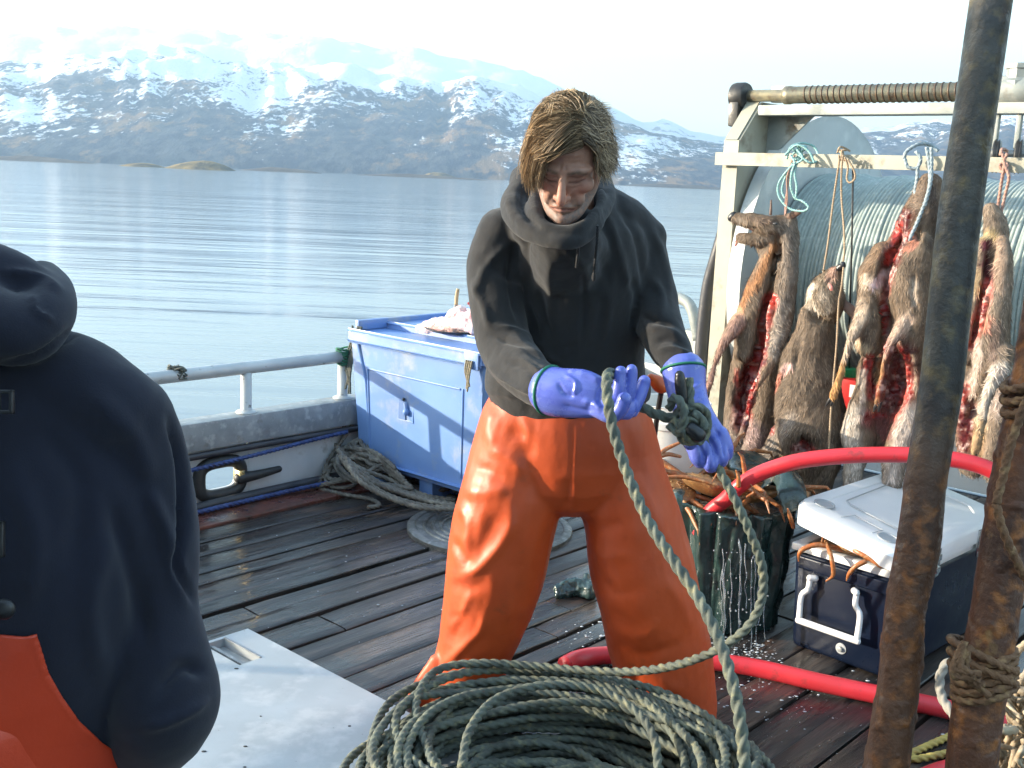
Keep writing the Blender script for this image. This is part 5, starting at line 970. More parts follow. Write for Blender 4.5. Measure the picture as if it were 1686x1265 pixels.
b = MB(); b.box((tu-.03, vtr-.075, zt-.02), (tu-.019, vtr+.012, zt+.055), fr=BF, bev=.004); b.box((tu-.018, vtr-.13, zt+.049), (tu+.03, vtr+.012, zt+.057), fr=BF, bev=.002); part('latch', b, totem, t, 'auto')
b = MB()
for v_ in (vtl+.08, (vtl+vtr)/2, vtr-.14): b.box((tu+.06, v_, .013), (tu+dp-.06, v_+.09, zb-.001), fr=BF)
part('foot', b, totem, t, False)
cordt = mat('knotted_beige_twine', (.30, .26, .18), (.2, .18, .13), scale=60, rough=.9, bump=.5, bscale=250)
b = MB(); v_ = vtr-.035
for k in range(4): b.add(*rope([uv(tu-.036, v_+.012*k-.02, zt+.02), uv(tu-.045, v_+.01*k-.016, zt-.03), uv(tu-.040, v_+.012*math.sin(k*2)-.0, zt-.085-.012*k)], .005, step=.004, seg=8))
solo('latch_cord', b, cordt, 'short beige cord hanging from the latch of the blue tote', 'cord')
# tray with bagged meat and a knife on the lid
lz = zt+.050
pc = pu(742, 540, tu+.22); pc = pc*np.array([1, 1, 0]); pc = uv(tu+.30, (pu(745, 540, tu+.25))@BV, zt+.076)
t = thing('plate', 'dark round tray on the tote lid under the bag of meat', 'tray', pc); part('dish', lathe([(.0, 0), (.14, 0), (.17, .012), (.175, .016), (.168, .016), (.138, .006), (0, .006)], 48, pc), dkm, t)
bagm = mat('clear_bag_over_pink_meat', (.62, .32, .31), (.78, .62, .60), (.85, .80, .78), scale=14, rough=.12, rough2=.3, bump=.8, bscale=26, bdist=.01, coat=.7, coatr=.08, dirt=(.5, .10, .10), dscale=16, dlo=.6, dhi=.72)
B_ = lambda x, y, dx: pu(x, y, tu+.22+dx)
V, Fc = fuse([limb([(B_(692, 541, 0), .022, .022), (B_(708, 538, 0), .036, .032), (B_(735, 536, 0), .040, .04), (B_(765, 534, 0), .036, .038), (B_(782, 540, 0), .03, .03)], seg=20), limb([(B_(738, 536, 0), .03), (B_(748, 520, .01), .034), (B_(758, 512, .01), .026)], seg=16), limb([(B_(765, 525, 0), .035), (B_(784, 520, .02), .034)], seg=16)], .004, 2)
V = V+vnormals(V, Fc)*(fbm(V, 30, 4, 3)*.012+.006*np.abs(fbm(V, 60, 3, 5)))[:, None]
solo('meat_bag', (V, Fc), bagm, 'clear plastic bag of pink meat slumped on the tray', 'bag')
t = thing('knife', 'knife standing in the meat with its wooden handle up', 'knife', B_(752, 515, 0)); wdm = mat('pale_wood_handle', (.50, .36, .2), (.42, .3, .16), scale=20, rough=.6, stretch=(1, 1, .2))
part('handle', limb([(B_(751, 502, 0), .0085, .006), (B_(752, 488, 0), .009, .006), (B_(754, 476, 0), .008, .006)], seg=10, round_=False), wdm, t); part('blade', limb([(B_(750, 522, 0), .010, .001), (B_(751, 502, 0), .010, .001)], seg=8), galv, t)
mt = mat('raw_red_meat', (.40, .03, .03), (.25, .015, .02), scale=30, rough=.2, bump=.5)
V, Fc = fuse([limb([(B_(778, 516, .02), .016), (B_(790, 526, .02), .022), (B_(800, 538, .02), .022)]), sphere(B_(772, 500, .03), .008), limb([(B_(772, 500, .03), .006), (B_(782, 516, .03), .010)])], .004, 2); V = V+vnormals(V, Fc)*(fbm(V, 50, 3, 3)*.006)[:, None]
solo('meat', (V, Fc), mt, 'lump of raw red meat behind the plastic bag on the tray', 'meat')
# ---------------------------------------------------------------- rope heap by the tote
roped = mat('old_grey_rope', (.17, .155, .13), (.11, .10, .088), (.24, .22, .18), scale=12, rough=.85, bump=.6, bscale=260, bdist=.002, dirt=(.06, .055, .05), dscale=7, dlo=.5, dhi=.7)
rr = random.Random(12)
def heap_pt(x, y, h): p = on(x, y, h); return p
b = MB()
def hz_h(u, v):      # height of the heap over the deck
    c_ = on(640, 790, 0); a = (u-c_@BU)/.42; d = (v-c_@BV)/.50; return max(0, .21*(1-(a*a+d*d))**1) if a*a+d*d < 1 else 0
cu_, cv2 = on(640, 790, 0)@BU, on(640, 790, 0)@BV
for k in range(20):
    n = rr.randint(7, 11); ax, ay = rr.uniform(.16, .40), rr.uniform(.08, .26); rt_ = rr.gauss(.35, .35); ou, ov = cu_+rr.uniform(-.13, .16), cv2+rr.uniform(-.22, .2); ph = rr.random()*6; P = []
    turns = rr.uniform(1.0, 1.8); zoff = rr.uniform(-.02, .05)
    for s_ in np.linspace(0, turns*2*math.pi, int(n*turns*1.6)):
        a, d = ax*math.cos(s_+ph)*rr.uniform(.85, 1.1), ay*math.sin(s_+ph)*rr.uniform(.85, 1.1); vv, uu = ov+a*math.cos(rt_)-d*math.sin(rt_), ou+a*math.sin(rt_)+d*math.cos(rt_)
        vv = max(vv, -4.19); uu = min(uu, tu-.02) if vv > vtl and True else uu
        P.append(uv(uu, vv, max(.018, hz_h(uu, vv)*.95+zoff*.6+.016+rr.uniform(-.012, .012))))
    b.add(*rope(P, .0125, step=.008, seg=9, depth=.26))
# thick lays stretched along the tote foot, a hanging bight and spiral end
for k in range(9):
    o_ = (k % 3)*.028; h = (k//3)*.026+.014
    P = [on(x+rr.uniform(-4, 4), y+rr.uniform(-3, 3), h+max(0, hh_)) for x, y, hh_ in [(545+k*3, 728+k*4, .18), (590, 752+k*5, .12), (640, 778+k*5, .05), (700, 802+k*4, .01), (752, 815+k*3, 0)]]; b.add(*rope(P, .0125, step=.008, seg=9, depth=.26))
for pts in ([(612, 745, .17), (598, 735, .21), (594, 722, .22), (603, 712, .22), (620, 714, .20), (650, 735, .15), (690, 765, .08), (735, 790, .03)], [(565, 705, .27), (575, 688, .30), (580, 700, .28), (560, 730, .20), (540, 760, .12), (535, 785, .06), (548, 802, .03), (580, 800, .03), (592, 780, .05), (560, 770, .08)],
            [(500, 770, .02), (486, 745, .08), (500, 728, .13), (530, 718, .18), (560, 708, .22)], [(508, 790, .015), (530, 805, .015), (570, 815, .015), (610, 822, .015), (625, 832, .015), (605, 836, .015)], [(660, 800, .03), (690, 790, .05), (700, 810, .03), (670, 825, .02)]):
    b.add(*rope([on(*q) for q in pts], .0115, step=.007, seg=9, depth=.26))
sp = on(724, 803, .05); P = [sp+(BU*math.cos(q)+BV*math.sin(q))*(.022+.011*q/2.2)+BZ*(.02-.0015*q) for q in np.linspace(0, 14, 60)]; b.add(*rope(P, .0125, step=.007, seg=9, depth=.26, smooth=False))
solo('rope_heap', b, roped, 'loose heap of old grey rope at the foot of the blue tote', 'rope')
# ---------------------------------------------------------------- the working rope: coil, standing part, knot
ropeg = mat('green_grey_rope', (.125, .145, .115), (.085, .10, .085), (.22, .215, .13), scale=16, rough=.75, bump=.7, bscale=320, bdist=.002, dirt=(.045, .05, .042), dscale=10, dlo=.5, dhi=.7)
t = thing('working_rope', 'long green grey laid rope coiled on deck and led up through the man\'s gloves', 'rope', on(910, 1240))
RRp = .0122; b = MB(); rr = random.Random(31)
cc = np.array([.165, 2.44, 0]); P = []
def ring_(n, ax, ay, z, ph=0, dx=0, dy=0, rot=0, j=.012):
    out = []
    for s_ in np.linspace(ph, ph+n*2*math.pi, int(n*16)):
        a, d = ax*math.cos(s_), ay*math.sin(s_); out.append(cc+np.array([dx+a*math.cos(rot)-d*math.sin(rot)+rr.uniform(-j, j), dy+a*math.sin(rot)+d*math.cos(rot)+rr.uniform(-j, j), z+.012*math.sin(s_*2+ph)+rr.uniform(-.004, .004)]))
    return out
th = np.linspace(0, 2*math.pi*36, 36*22); k_ = th/(2*math.pi); sn = lambda f, p: np.sin(k_*f+p)
ax = (.445+.055*sn(2.3, 1)+.035*sn(5.1, 2))*(1-.003*k_); ay = (.375+.05*sn(1.9, 4)+.035*sn(4.3, .5))*(1-.0025*k_); rot_ = .22*sn(1.3, 0)
a_, d_ = ax*np.cos(th), ay*np.sin(th)
Pc = np.stack([cc[0]+a_*np.cos(rot_)-d_*np.sin(rot_)+.035*sn(3.1, 3), cc[1]+a_*np.sin(rot_)+d_*np.cos(rot_)+.03*sn(2.7, 5), .014+.20*(k_/36)**.9+.010*np.sin(th*2+k_)+.006*np.sin(th*5.3)], 1)
b.add(*rope(Pc, RRp, step=.0072, sub=4))
for k in range(12):      # inner, lower turns
    b.add(*rope(ring_(1.02, rr.uniform(.16, .33), rr.uniform(.14, .28), .02+.07*rr.random(), rr.random()*6, rr.uniform(-.08, .08), rr.uniform(-.06, .06), rr.uniform(-.5, .5)), RRp, step=.0085, seg=9, depth=.28))
part('coil', b, ropeg, t)
Q = lambda rows: [at(*q) for q in rows]
b = MB()
b.add(*rope(Q([(1112, 690, 2.55), (1085, 684, 2.55), (1058, 671, 2.555), (1035, 655, 2.545), (1018, 632, 2.525), (1006, 615, 2.48), (1000, 622, 2.425), (1000, 650, 2.385), (1008, 700, 2.36), (1030, 772, 2.33), (1066, 855, 2.27), (1110, 925, 2.20), (1150, 985, 2.14), (1182, 1050, 2.07), (1205, 1120, 2.0), (1219, 1190, 1.96), (1226, 1270, 1.93), (1224, 1340, 1.93), (1180, 1440, 2.0)]), .0135, step=.0055, seg=12, sub=14))
part('standing_part', b, ropeg, t)
b = MB()
b.add(*rope(Q([(1150, 700, 2.56), (1165, 740, 2.57), (1182, 770, 2.56), (1210, 822, 2.54), (1236, 880, 2.53), (1254, 930, 2.53), (1256, 975, 2.53), (1243, 1015, 2.53), (1218, 1045, 2.53), (1175, 1073, 2.55), (1110, 1096, 2.62), (1040, 1106, 2.70), (960, 1104, 2.76), (880, 1097, 2.80), (800, 1092, 2.80), (740, 1097, 2.78), (706, 1115, 2.72), (686, 1155, 2.62), (692, 1200, 2.5), (715, 1250, 2.38), (760, 1320, 2.25)]), .0122, step=.0055, seg=12, sub=14))
for pts in ([(640, 1330, 2.3), (612, 1260, 2.42), (618, 1200, 2.56), (650, 1150, 2.70), (720, 1118, 2.80), (800, 1104, 2.83), (900, 1108, 2.82), (1000, 1118, 2.80), (1090, 1140, 2.76), (1160, 1180, 2.68), (1195, 1230, 2.6), (1200, 1290, 2.52)], [(760, 1265, 2.3), (775, 1200, 2.42), (820, 1150, 2.55), (900, 1128, 2.62), (980, 1135, 2.62), (1040, 1165, 2.56), (1075, 1210, 2.48), (1085, 1270, 2.40)],
            [(720, 1340, 2.25), (665, 1250, 2.45), (650, 1190, 2.6), (690, 1148, 2.7), (780, 1126, 2.76), (880, 1120, 2.78), (990, 1130, 2.76), (1080, 1165, 2.68), (1130, 1220, 2.56), (1150, 1290, 2.4)]): b.add(*rope(Q(pts), .0122, step=.0055, seg=12, sub=12))
part('leading_turns', b, ropeg, t)
b = MB(); tapem = mat('black_tape', (.015, .016, .018), rough=.3, bump=.3, bscale=60, bdist=.003)
K = lambda pts, r=.0115: b.add(*rope(Q(pts), r, step=.005, seg=10, sub=8, depth=.2))
K([(1108, 690, 2.54), (1120, 672, 2.53), (1120, 645, 2.52), (1121, 625, 2.52)]); K([(1134, 622, 2.54), (1136, 650, 2.53), (1134, 680, 2.52), (1122, 700, 2.51), (1110, 690, 2.53)]); K([(1102, 672, 2.54), (1110, 655, 2.51), (1124, 668, 2.49), (1126, 695, 2.49), (1118, 712, 2.51), (1102, 700, 2.54)])
K([(1120, 700, 2.51), (1140, 690, 2.50), (1160, 700, 2.52), (1162, 715, 2.53), (1150, 727, 2.52), (1132, 722, 2.50), (1122, 708, 2.49)]); K([(1130, 672, 2.52), (1148, 670, 2.51), (1163, 682, 2.54), (1165, 706, 2.55)]); K([(1115, 712, 2.53), (1130, 728, 2.52), (1150, 722, 2.50)]); K([(1140, 680, 2.50), (1155, 690, 2.50), (1160, 708, 2.50)])
part('knot', b, ropeg, t)
part('tape_whipping', limb([(at(1119, 618, 2.52), .011), (at(1120, 628, 2.52), .0135), (at(1123, 652, 2.52), .0135), (at(1126, 662, 2.52), .010)], seg=12), tapem, t)
V, Fc = fuse([limb([(at(1138, 706, 2.49), .016), (at(1150, 716, 2.49), .018)])], .003, 1); part('tape_wrap', (V, Fc), tapem, t)
# ---------------------------------------------------------------- red hose
redh = mat('red_wash_hose', (.62, .035, .05), (.52, .03, .04), scale=6, rough=.28, rough2=.42, bump=.15, bscale=50, dirt=(.26, .04, .04), dscale=16, dlo=.58, dhi=.72)
b = MB(); hp_ = [on(930, 1096, .03), on(950, 1086, .03), on(985, 1080, .03), on(1060, 1078, .03), on(1150, 1086, .03), on(1250, 1101, .03), on(1350, 1124, .03), on(1450, 1145, .03), on(1560, 1168, .03), on(1680, 1200, .03)]
b.add(*tube(cr([*hp_], 10), .029, 20)); solo('wash_hose', b, redh, 'red hose lying on the wet deck in front of the cooler', 'hose')
P = [at(1150, 880, 3.72), at(1168, 845, 3.70), at(1195, 822, 3.66), at(1222, 797, 3.62), at(1262, 775, 3.60), at(1330, 757, 3.55), at(1440, 749, 3.5), at(1550, 754, 3.45), at(1640, 778, 3.40), at(1740, 850, 3.30), at(1840, 980, 3.25), on(1900, 1160, .03), on(1960, 1260, .03), on(2050, 1330, .03)]
b = MB(); b.add(*tube(cr(P, 10), .0265, 20)); solo('wash_hose', b, redh, 'red hose arching behind the cooler into the crab tub', 'hose')
b = MB(); b.add(*tube(cr([on(1440, 1330, .03), on(1540, 1275, .03), on(1620, 1262, .03), on(1700, 1262, .03), on(1800, 1270, .03)], 8), .028, 16)); solo('wash_hose', b, redh, 'red hose end at the bottom edge beside the yellow rope', 'hose')
# ---------------------------------------------------------------- crab tub wrapped in a dark bag, running over
bagd = mat('wet_dark_green_bag', (.012, .028, .028), (.02, .045, .042), (.03, .06, .055), scale=7, rough=.15, rough2=.4, bump=.6, bscale=18, bdist=.01, coat=.5, coatr=.12)
tb = on(1205, 1040, 0)+np.array([0, .16, 0]); t = thing('crab_tub', 'overflowing tub wrapped in a wet dark green bag beside the man\'s leg', 'tub', tb)
topz = float(at(1205, 822, tb[1])[2]); rt = rad(at(1210, 830, tb[1]), 96)
ns, nh = 160, 60; th = np.linspace(0, 2*math.pi, ns, endpoint=False); V = []
for i in range(nh):
    s_ = i/(nh-1); z = topz*s_; r0 = rt*(.86+.14*s_)
    q = np.stack([np.cos(th)*2.2, np.sin(th)*2.2, np.full(ns, z*1.5)], 1); fold = np.abs(fbm(q, 2.4, 4, 7))*.05+.016*np.sin(th*13+3*fbm(q, 1.3, 2, 3))*(.3+.7*s_)
    V.append(np.stack([tb[0]+(r0+fold)*np.cos(th), tb[1]+(r0+fold)*np.sin(th), np.full(ns, z)+(.02*fbm(q*np.array([1, 1, 0]), 3, 3, 9) if i == nh-1 else 0)], 1))
for rr2, zz in ((.96, .0), (.92, -.04), (.9, -.10)): V.append(np.stack([tb[0]+rt*rr2*np.cos(th), tb[1]+rt*rr2*np.sin(th), np.full(ns, topz+zz+.004)], 1))
part('bag_wrap', (np.vstack(V), ringfaces(nh+3, ns)), bagd, t)
wm = mat('turbid_water', (.10, .07, .05), (.05, .04, .035), scale=12, rough=.05, bump=.8, bscale=22, bdist=.008)
part('water', (np.vstack([tb+np.array([math.cos(q)*rt*.93, math.sin(q)*rt*.93, topz-.035]) for q in th]), [tuple(range(ns))]), wm, t, False)
# folded corners of the bag standing over the rim
def sheet(rows, m_, nm, par, th_=.002):      # grid of (x, y, Y)
    g_ = np.array([[at(*q) for q in r] for r in rows]); g2 = np.array([cr(r, 6) for r in g_]); g3 = np.array([cr(g2[:, i], 6) for i in range(g2.shape[1])]).transpose(1, 0, 2)
    V, Fc = grid(g3[..., 0], g3[..., 1], g3[..., 2]); V = V+.008*np.stack([fbm(V, 25, 3, 1), fbm(V, 25, 3, 2), fbm(V, 25, 3, 3)], 1); o = part(nm, (V, Fc), m_, par); md = o.modifiers.new('t', 'SOLIDIFY'); md.thickness = th_; return o
Yt = tb[1]
sheet([[(1238, 812, Yt-.1), (1262, 800, Yt-.04), (1290, 805, Yt-.06), (1316, 812, Yt-.12)], [(1262, 800, Yt-.08), (1270, 782, Yt+.02), (1292, 776, Yt+.02), (1320, 792, Yt-.06)], [(1276, 795, Yt-.14), (1284, 778, Yt-.12), (1302, 774, Yt-.12), (1322, 790, Yt-.14)], [(1282, 818, Yt-.20), (1298, 808, Yt-.2), (1314, 806, Yt-.2), (1328, 812, Yt-.2)], [(1290, 850, Yt-.22), (1302, 845, Yt-.22), (1318, 840, Yt-.22), (1334, 840, Yt-.22)]], bagd, 'bag_flap', t)
sheet([[(1098, 860, Yt-.24), (1098, 820, Yt-.2), (1102, 808, Yt-.15)], [(1112, 858, Yt-.30), (1112, 815, Yt-.26), (1116, 806, Yt-.2)], [(1124, 862, Yt-.30), (1124, 820, Yt-.28), (1128, 808, Yt-.2)]], bagd, 'bag_flap', t)
sheet([[(1196, 768, Yt+.1), (1205, 745, Yt+.15), (1240, 742, Yt+.2)], [(1210, 776, Yt+.02), (1228, 756, Yt+.1), (1258, 752, Yt+.15)], [(1240, 775, Yt+.0), (1255, 765, Yt+.08), (1275, 770, Yt+.1)], [(1265, 778, Yt), (1278, 768, Yt+.05), (1288, 775, Yt+.1)]], bagd, 'bag_flap', t)
# water running over the rim
stm = bpy.data.materials.new('falling_water'); stm.use_nodes = True; _q = stm.node_tree.nodes['Principled BSDF']; _q.inputs['Base Color'].default_value = (.75, .8, .85, 1); _q.inputs['Roughness'].default_value = .08; _q.inputs['Transmission Weight'].default_value = .75; _q.inputs['IOR'].default_value = 1.33
b = MB(); rr = random.Random(8)
for k in range(13):
    x = rr.gauss(1212, 17) if k < 11 else rr.uniform(1170, 1262); y0 = rr.uniform(880, 940); P = []
    for y in np.linspace(y0, rr.uniform(y0+60, 1075), 7): P.append(at(x+rr.uniform(-2.5, 2.5), y, tb[1]-rt-.075+rr.uniform(-.006, .006)))
    b.add(*tube(cr(P, 3), [.0008+.0016*rr.random() for _ in range(19)], 6))
for k in range(70):
    x = rr.gauss(1212, 26); y = rr.uniform(890, 1090); b.add(*sphere(at(x, y, tb[1]-rt-.08-abs(rr.gauss(0, .02))), rr.uniform(.0012, .0035), 6, 5))
part('overflow', b, stm, t, True)
# foam and splash on deck
foam = mat('water_foam', (.62, .66, .70), (.5, .55, .6), scale=40, rough=.3, bump=.3)
b = MB()
for cx, cy, sx_, sy_, n in ((1235, 1075, 26, 12, 220), (1290, 1125, 50, 14, 180), (1000, 1045, 50, 12, 120), (960, 1075, 40, 8, 40), (1250, 1160, 40, 16, 60), (1180, 1060, 20, 12, 60), (700, 960, 150, 90, 60), (440, 900, 90, 50, 30), (1400, 1190, 120, 40, 70)):
    for _ in range(n):
        p = on(cx+rr.gauss(0, sx_), cy+rr.gauss(0, sy_), .004); s_ = .0006+.0035*rr.random()**3; b.add(*sphere(p, (s_*rr.uniform(1, 2.4), s_, s_*.5), 6, 4))
fo = solo('foam', b, foam, kind='stuff')
# ---------------------------------------------------------------- crabs
crabm = mat('brown_crab_shell', (.30, .15, .055), (.18, .10, .05), (.42, .27, .12), scale=45, rough=.35, bump=.7, bscale=120, bdist=.003); clegm = mat('orange_crab_leg', (.40, .12, .03), (.24, .10, .04), (.45, .26, .13), scale=40, rough=.35, bump=.4, bscale=150)
CRABS = []
def crab(o, yaw, s, label, legs, group='crabs', tilt=(0, 0)):
    t = thing('crab', label, 'crab', o, group); CRABS.append(t); R = rotm(tilt[0], yaw, tilt[1]); o = np.array(o)
    V, Fc = sphere((0, 0, 0), (.062*s, .052*s, .020*s), 28, 14); V = V*(1+.06*fbm(V, 60, 2, int(s*100)))[:, None]; V[:, 1] *= (1+.25*np.sign(V[:, 1])*abs(V[:, 0]/(.062*s)))
    g2 = np.random.default_rng(int(abs(yaw)*100)); b = MB(); b.add(V@R.T+o, Fc)
    for _ in range(30):
        a, q = g2.uniform(0, 6.28), g2.uniform(.2, .95); p = np.array([.06*s*q*math.cos(a), .05*s*q*math.sin(a), .020*s*math.sqrt(1-q*q)]); b.add(*sphere(p@R.T+o, .0035*s, 6, 5))
    part('carapace', b, crabm, t)
    for k, (a, l1, l2, l3, up_) in enumerate(legs):
        d = np.array([math.cos(a), math.sin(a), 0]); p0 = d*np.array([.055, .045, 0])*s; p1 = p0+d*l1*s+np.array([0, 0, up_*l1*s]); p2 = p1+d*l2*s+np.array([0, 0, -.35*l2*s*(1 if up_ > 0 else .6)]); p3 = p2+d*l3*.6*s+np.array([0, 0, -.9*l3*s])
        W_ = lambda p: p@R.T+o
        b = MB(); b.add(*limb([(W_(p0), .007*s), (W_((p0+p1)/2), .008*s, .005*s), (W_(p1), .0065*s)], seg=8, sub=3)); b.add(*limb([(W_(p1), .0065*s), (W_((p1+p2)/2), .006*s), (W_(p2), .0045*s)], seg=8, sub=3)); b.add(*limb([(W_(p2), .0045*s), (W_(p3), .0012*s)], seg=7, sub=3)); part('leg', b, clegm, t)
    return t
rr = random.Random(4)
LS = lambda r: [(a+r.uniform(-.1, .1), r.uniform(.05, .07), r.uniform(.05, .07), r.uniform(.03, .04), r.uniform(-.3, .4)) for a in (-.5, .1, .6, 2.6, 3.1, 3.7)]
for i, (x, y, dy, yaw, s, tl, lab) in enumerate([(1135, 775, .12, .3, 1.5, (.5, .2), 'brown crab at the back left of the tub, right under the glove'), (1165, 800, -.05, 2.8, 1.5, (.5, -.2), 'pale brown crab in the front of the tub beside the hanging rope'), (1215, 790, .06, 1.2, 1.3, (.2, .4), 'brown crab in the middle of the tub behind the red hose'), (1112, 808, -.02, -.7, 1.2, (.3, .3), 'crab at the left rim of the tub beside the orange trousers'), (1250, 815, -.02, 3.6, 1.3, (.35, .1), 'reddish crab on the right of the tub beside the dark bag flap'), (1190, 760, .16, .9, 1.2, (.3, -.3), 'crab at the far rim of the tub next to the folded bag')]):
    crab(at(x, y, Yt+dy), yaw, s, lab, LS(rr), 'crabs in the tub', tl)
b = MB()
def stick(pts, r, m_, nm, lab):
    q0 = at(*pts[0][:3]); c_ = min(CRABS, key=lambda o_: np.linalg.norm(ORG[o_.name]-q0)); return part('leg', limb([(at(*q[:3]), r*(q[3] if len(q) > 3 else 1)) for q in pts], seg=9, sub=4), m_, c_)
stick([(1230, 800, Yt-.2, 1.2), (1226, 775, Yt-.2, 1), (1222, 752, Yt-.2, .7)], .0085, clegm, 'crab_leg', 'orange crab leg standing straight up out of the tub')
stick([(1222, 752, Yt-.2, .8), (1216, 746, Yt-.2, .4)], .007, clegm, 'crab_leg', 'short curled tip of crab leg above the tub')
stick([(1120, 752, Yt-.1, .7), (1100, 748, Yt-.1, 1), (1084, 752, Yt-.12, 1), (1096, 740, Yt-.1, 1), (1122, 728, Yt-.1, .6)], .008, clegm, 'crab_leg', 'long bent pinkish crab leg hooked over the left back of the tub')
stick([(1090, 786, Yt-.2, .8), (1130, 786, Yt-.2, 1), (1170, 796, Yt-.22, .8)], .0075, clegm, 'crab_leg', 'straight orange crab leg lying across the front of the tub')
stick([(1216, 800, Yt-.24, 1.2), (1216, 785, Yt-.24, 1), (1212, 775, Yt-.24, .4)], .007, clegm, 'crab_leg', 'short orange crab leg beside the upright one in the tub')
stick([(1230, 818, Yt-.24, .6), (1242, 810, Yt-.24, 1), (1236, 798, Yt-.24, .4)], .006, clegm, 'crab_leg', 'small orange crab leg tip on the red hose')
# white bucket behind the man
bkm = mat('scuffed_white_bucket', (.66, .66, .63), (.55, .55, .52), scale=8, rough=.45, bump=.1, dirt=(.15, .13, .10), dscale=22, dlo=.64, dhi=.7)
wb = at(1100, 740, 3.98); wb[2] = 0; rb = .145; tz = float(at(1100, 662, 3.98)[2]); t = thing('bucket', 'scuffed white plastic bucket behind the man\'s gloved hand', 'bucket', wb)
part('pail', lathe([(rb*.82, 0), (rb*.84, .01), (rb*.97, tz-.08), (rb*1.03, tz-.078), (rb*1.03, tz-.055), (rb, tz-.05), (rb, tz), (rb*1.03, tz+.004), (rb*1.0, tz+.006), (rb*.96, tz), (rb*.95, tz-.12), (0.01, tz-.12)], 48, wb), bkm, t, 'auto')
# red jug with green cap between the carcasses
jm = mat('red_jug_plastic', (.5, .02, .02), rough=.35, bump=.1); gm_ = mat('green_cap_plastic', (.02, .30, .10), rough=.35, bump=0); wm_ = mat('white_label_plastic', (.7, .7, .7), rough=.5, bump=0)
jp = pu(1395, 640, 4.12); t = thing('fuel_can', 'red jug with a green and white cap hanging behind the carcasses', 'can', jp-np.array([0, 0, .14])); b = MB(); b.box((-.10, -.06, -.14), (.10, .06, .05), fr=(jp, BV, BU, BZ), bev=.02); part('body', b, jm, t, 'auto')
part('cap', lathe([(.03, .05), (.03, .08), (.026, .085)], 18, jp), gm_, t, 'auto'); b = MB(); b.box((.04, -.065, -.02), (.09, -.0605, .03), fr=(jp, BV, BU, BZ)); part('label', b, wm_, t, False)
part('strap', tube([jp+BZ*.085, pu(1398, 560, 4.05), pu(1402, 420, 3.98), pu(1405, 262, 3.94)], .004, 8), dkm, t)
b = MB(); 
# orange spout/gaff head seen between the gloves
fp = at(1085, 632, 3.1); sp_m = mat('orange_float_plastic', (.62, .12, .03), (.5, .08, .02), scale=20, rough=.35)
t = thing('hand_net_handle', 'small orange tip of gear showing between the two gloves', 'gear', at(1085, 700, 3.15)); part('tip', limb([(at(1072, 622, 3.1), .012), (at(1080, 628, 3.1), .020), (at(1090, 636, 3.1), .022), (at(1098, 632, 3.1), .010)], seg=12), sp_m, t); part('shaft', limb([(at(1090, 638, 3.1), .008), (at(1080, 700, 3.2), .008), (at(1070, 800, 3.3), .008), (at(1062, 950, 3.4), .008)], seg=10), dkm, t)
# ---------------------------------------------------------------- pipe rail, locker and hose by the gantry post
t = thing('stern_locker', 'grey painted steel locker at the stern behind the man\'s arm', 'locker', pu(1140, 600, 5.2)*np.array([1, 1, 0])); a = pu(1118, 542, 5.2); c_ = pu(1176, 545, 5.2)
b = MB(); b.box((5.2, a@BV, 0), (5.7, c_@BV+.15, float(a[2])), fr=BF, bev=.01); part('cabinet', b, grm, t, 'auto'); b = MB()
for z in (.42, .50, .58): b.box((5.190, a@BV+.20, z), (5.199, c_@BV+.12, z+.012), fr=BF)
part('louvre', b, dkm, t, False)
P = cr([pu(x, y, 5.1) for x, y in ((1075, 520), (1100, 492), (1125, 494), (1140, 512), (1150, 560))], 8)
solo('pipe_hoop', tube(P, rad(P[0], 9), 16), grm, 'pale bent pipe hoop behind the man\'s right elbow', 'pipe')
P = cr([pu(x, y, 4.15) for x, y in ((1150, 860), (1153, 700), (1153, 600), (1158, 530), (1166, 470), (1180, 420), (1192, 380), (1205, 340))], 8)
solo('hydraulic_hose', tube(P, rad(P[0], 10), 16), bk, 'thick grey black hose climbing beside the gantry post', 'hose')
P = cr([pu(x, y, 4.2) for x, y in ((1168, 860), (1168, 700), (1168, 600), (1172, 530), (1180, 480))], 8)
solo('hydraulic_hose', tube(P, rad(P[0], 7), 14), bk, 'thinner black hose between the post and the thick hose', 'hose')
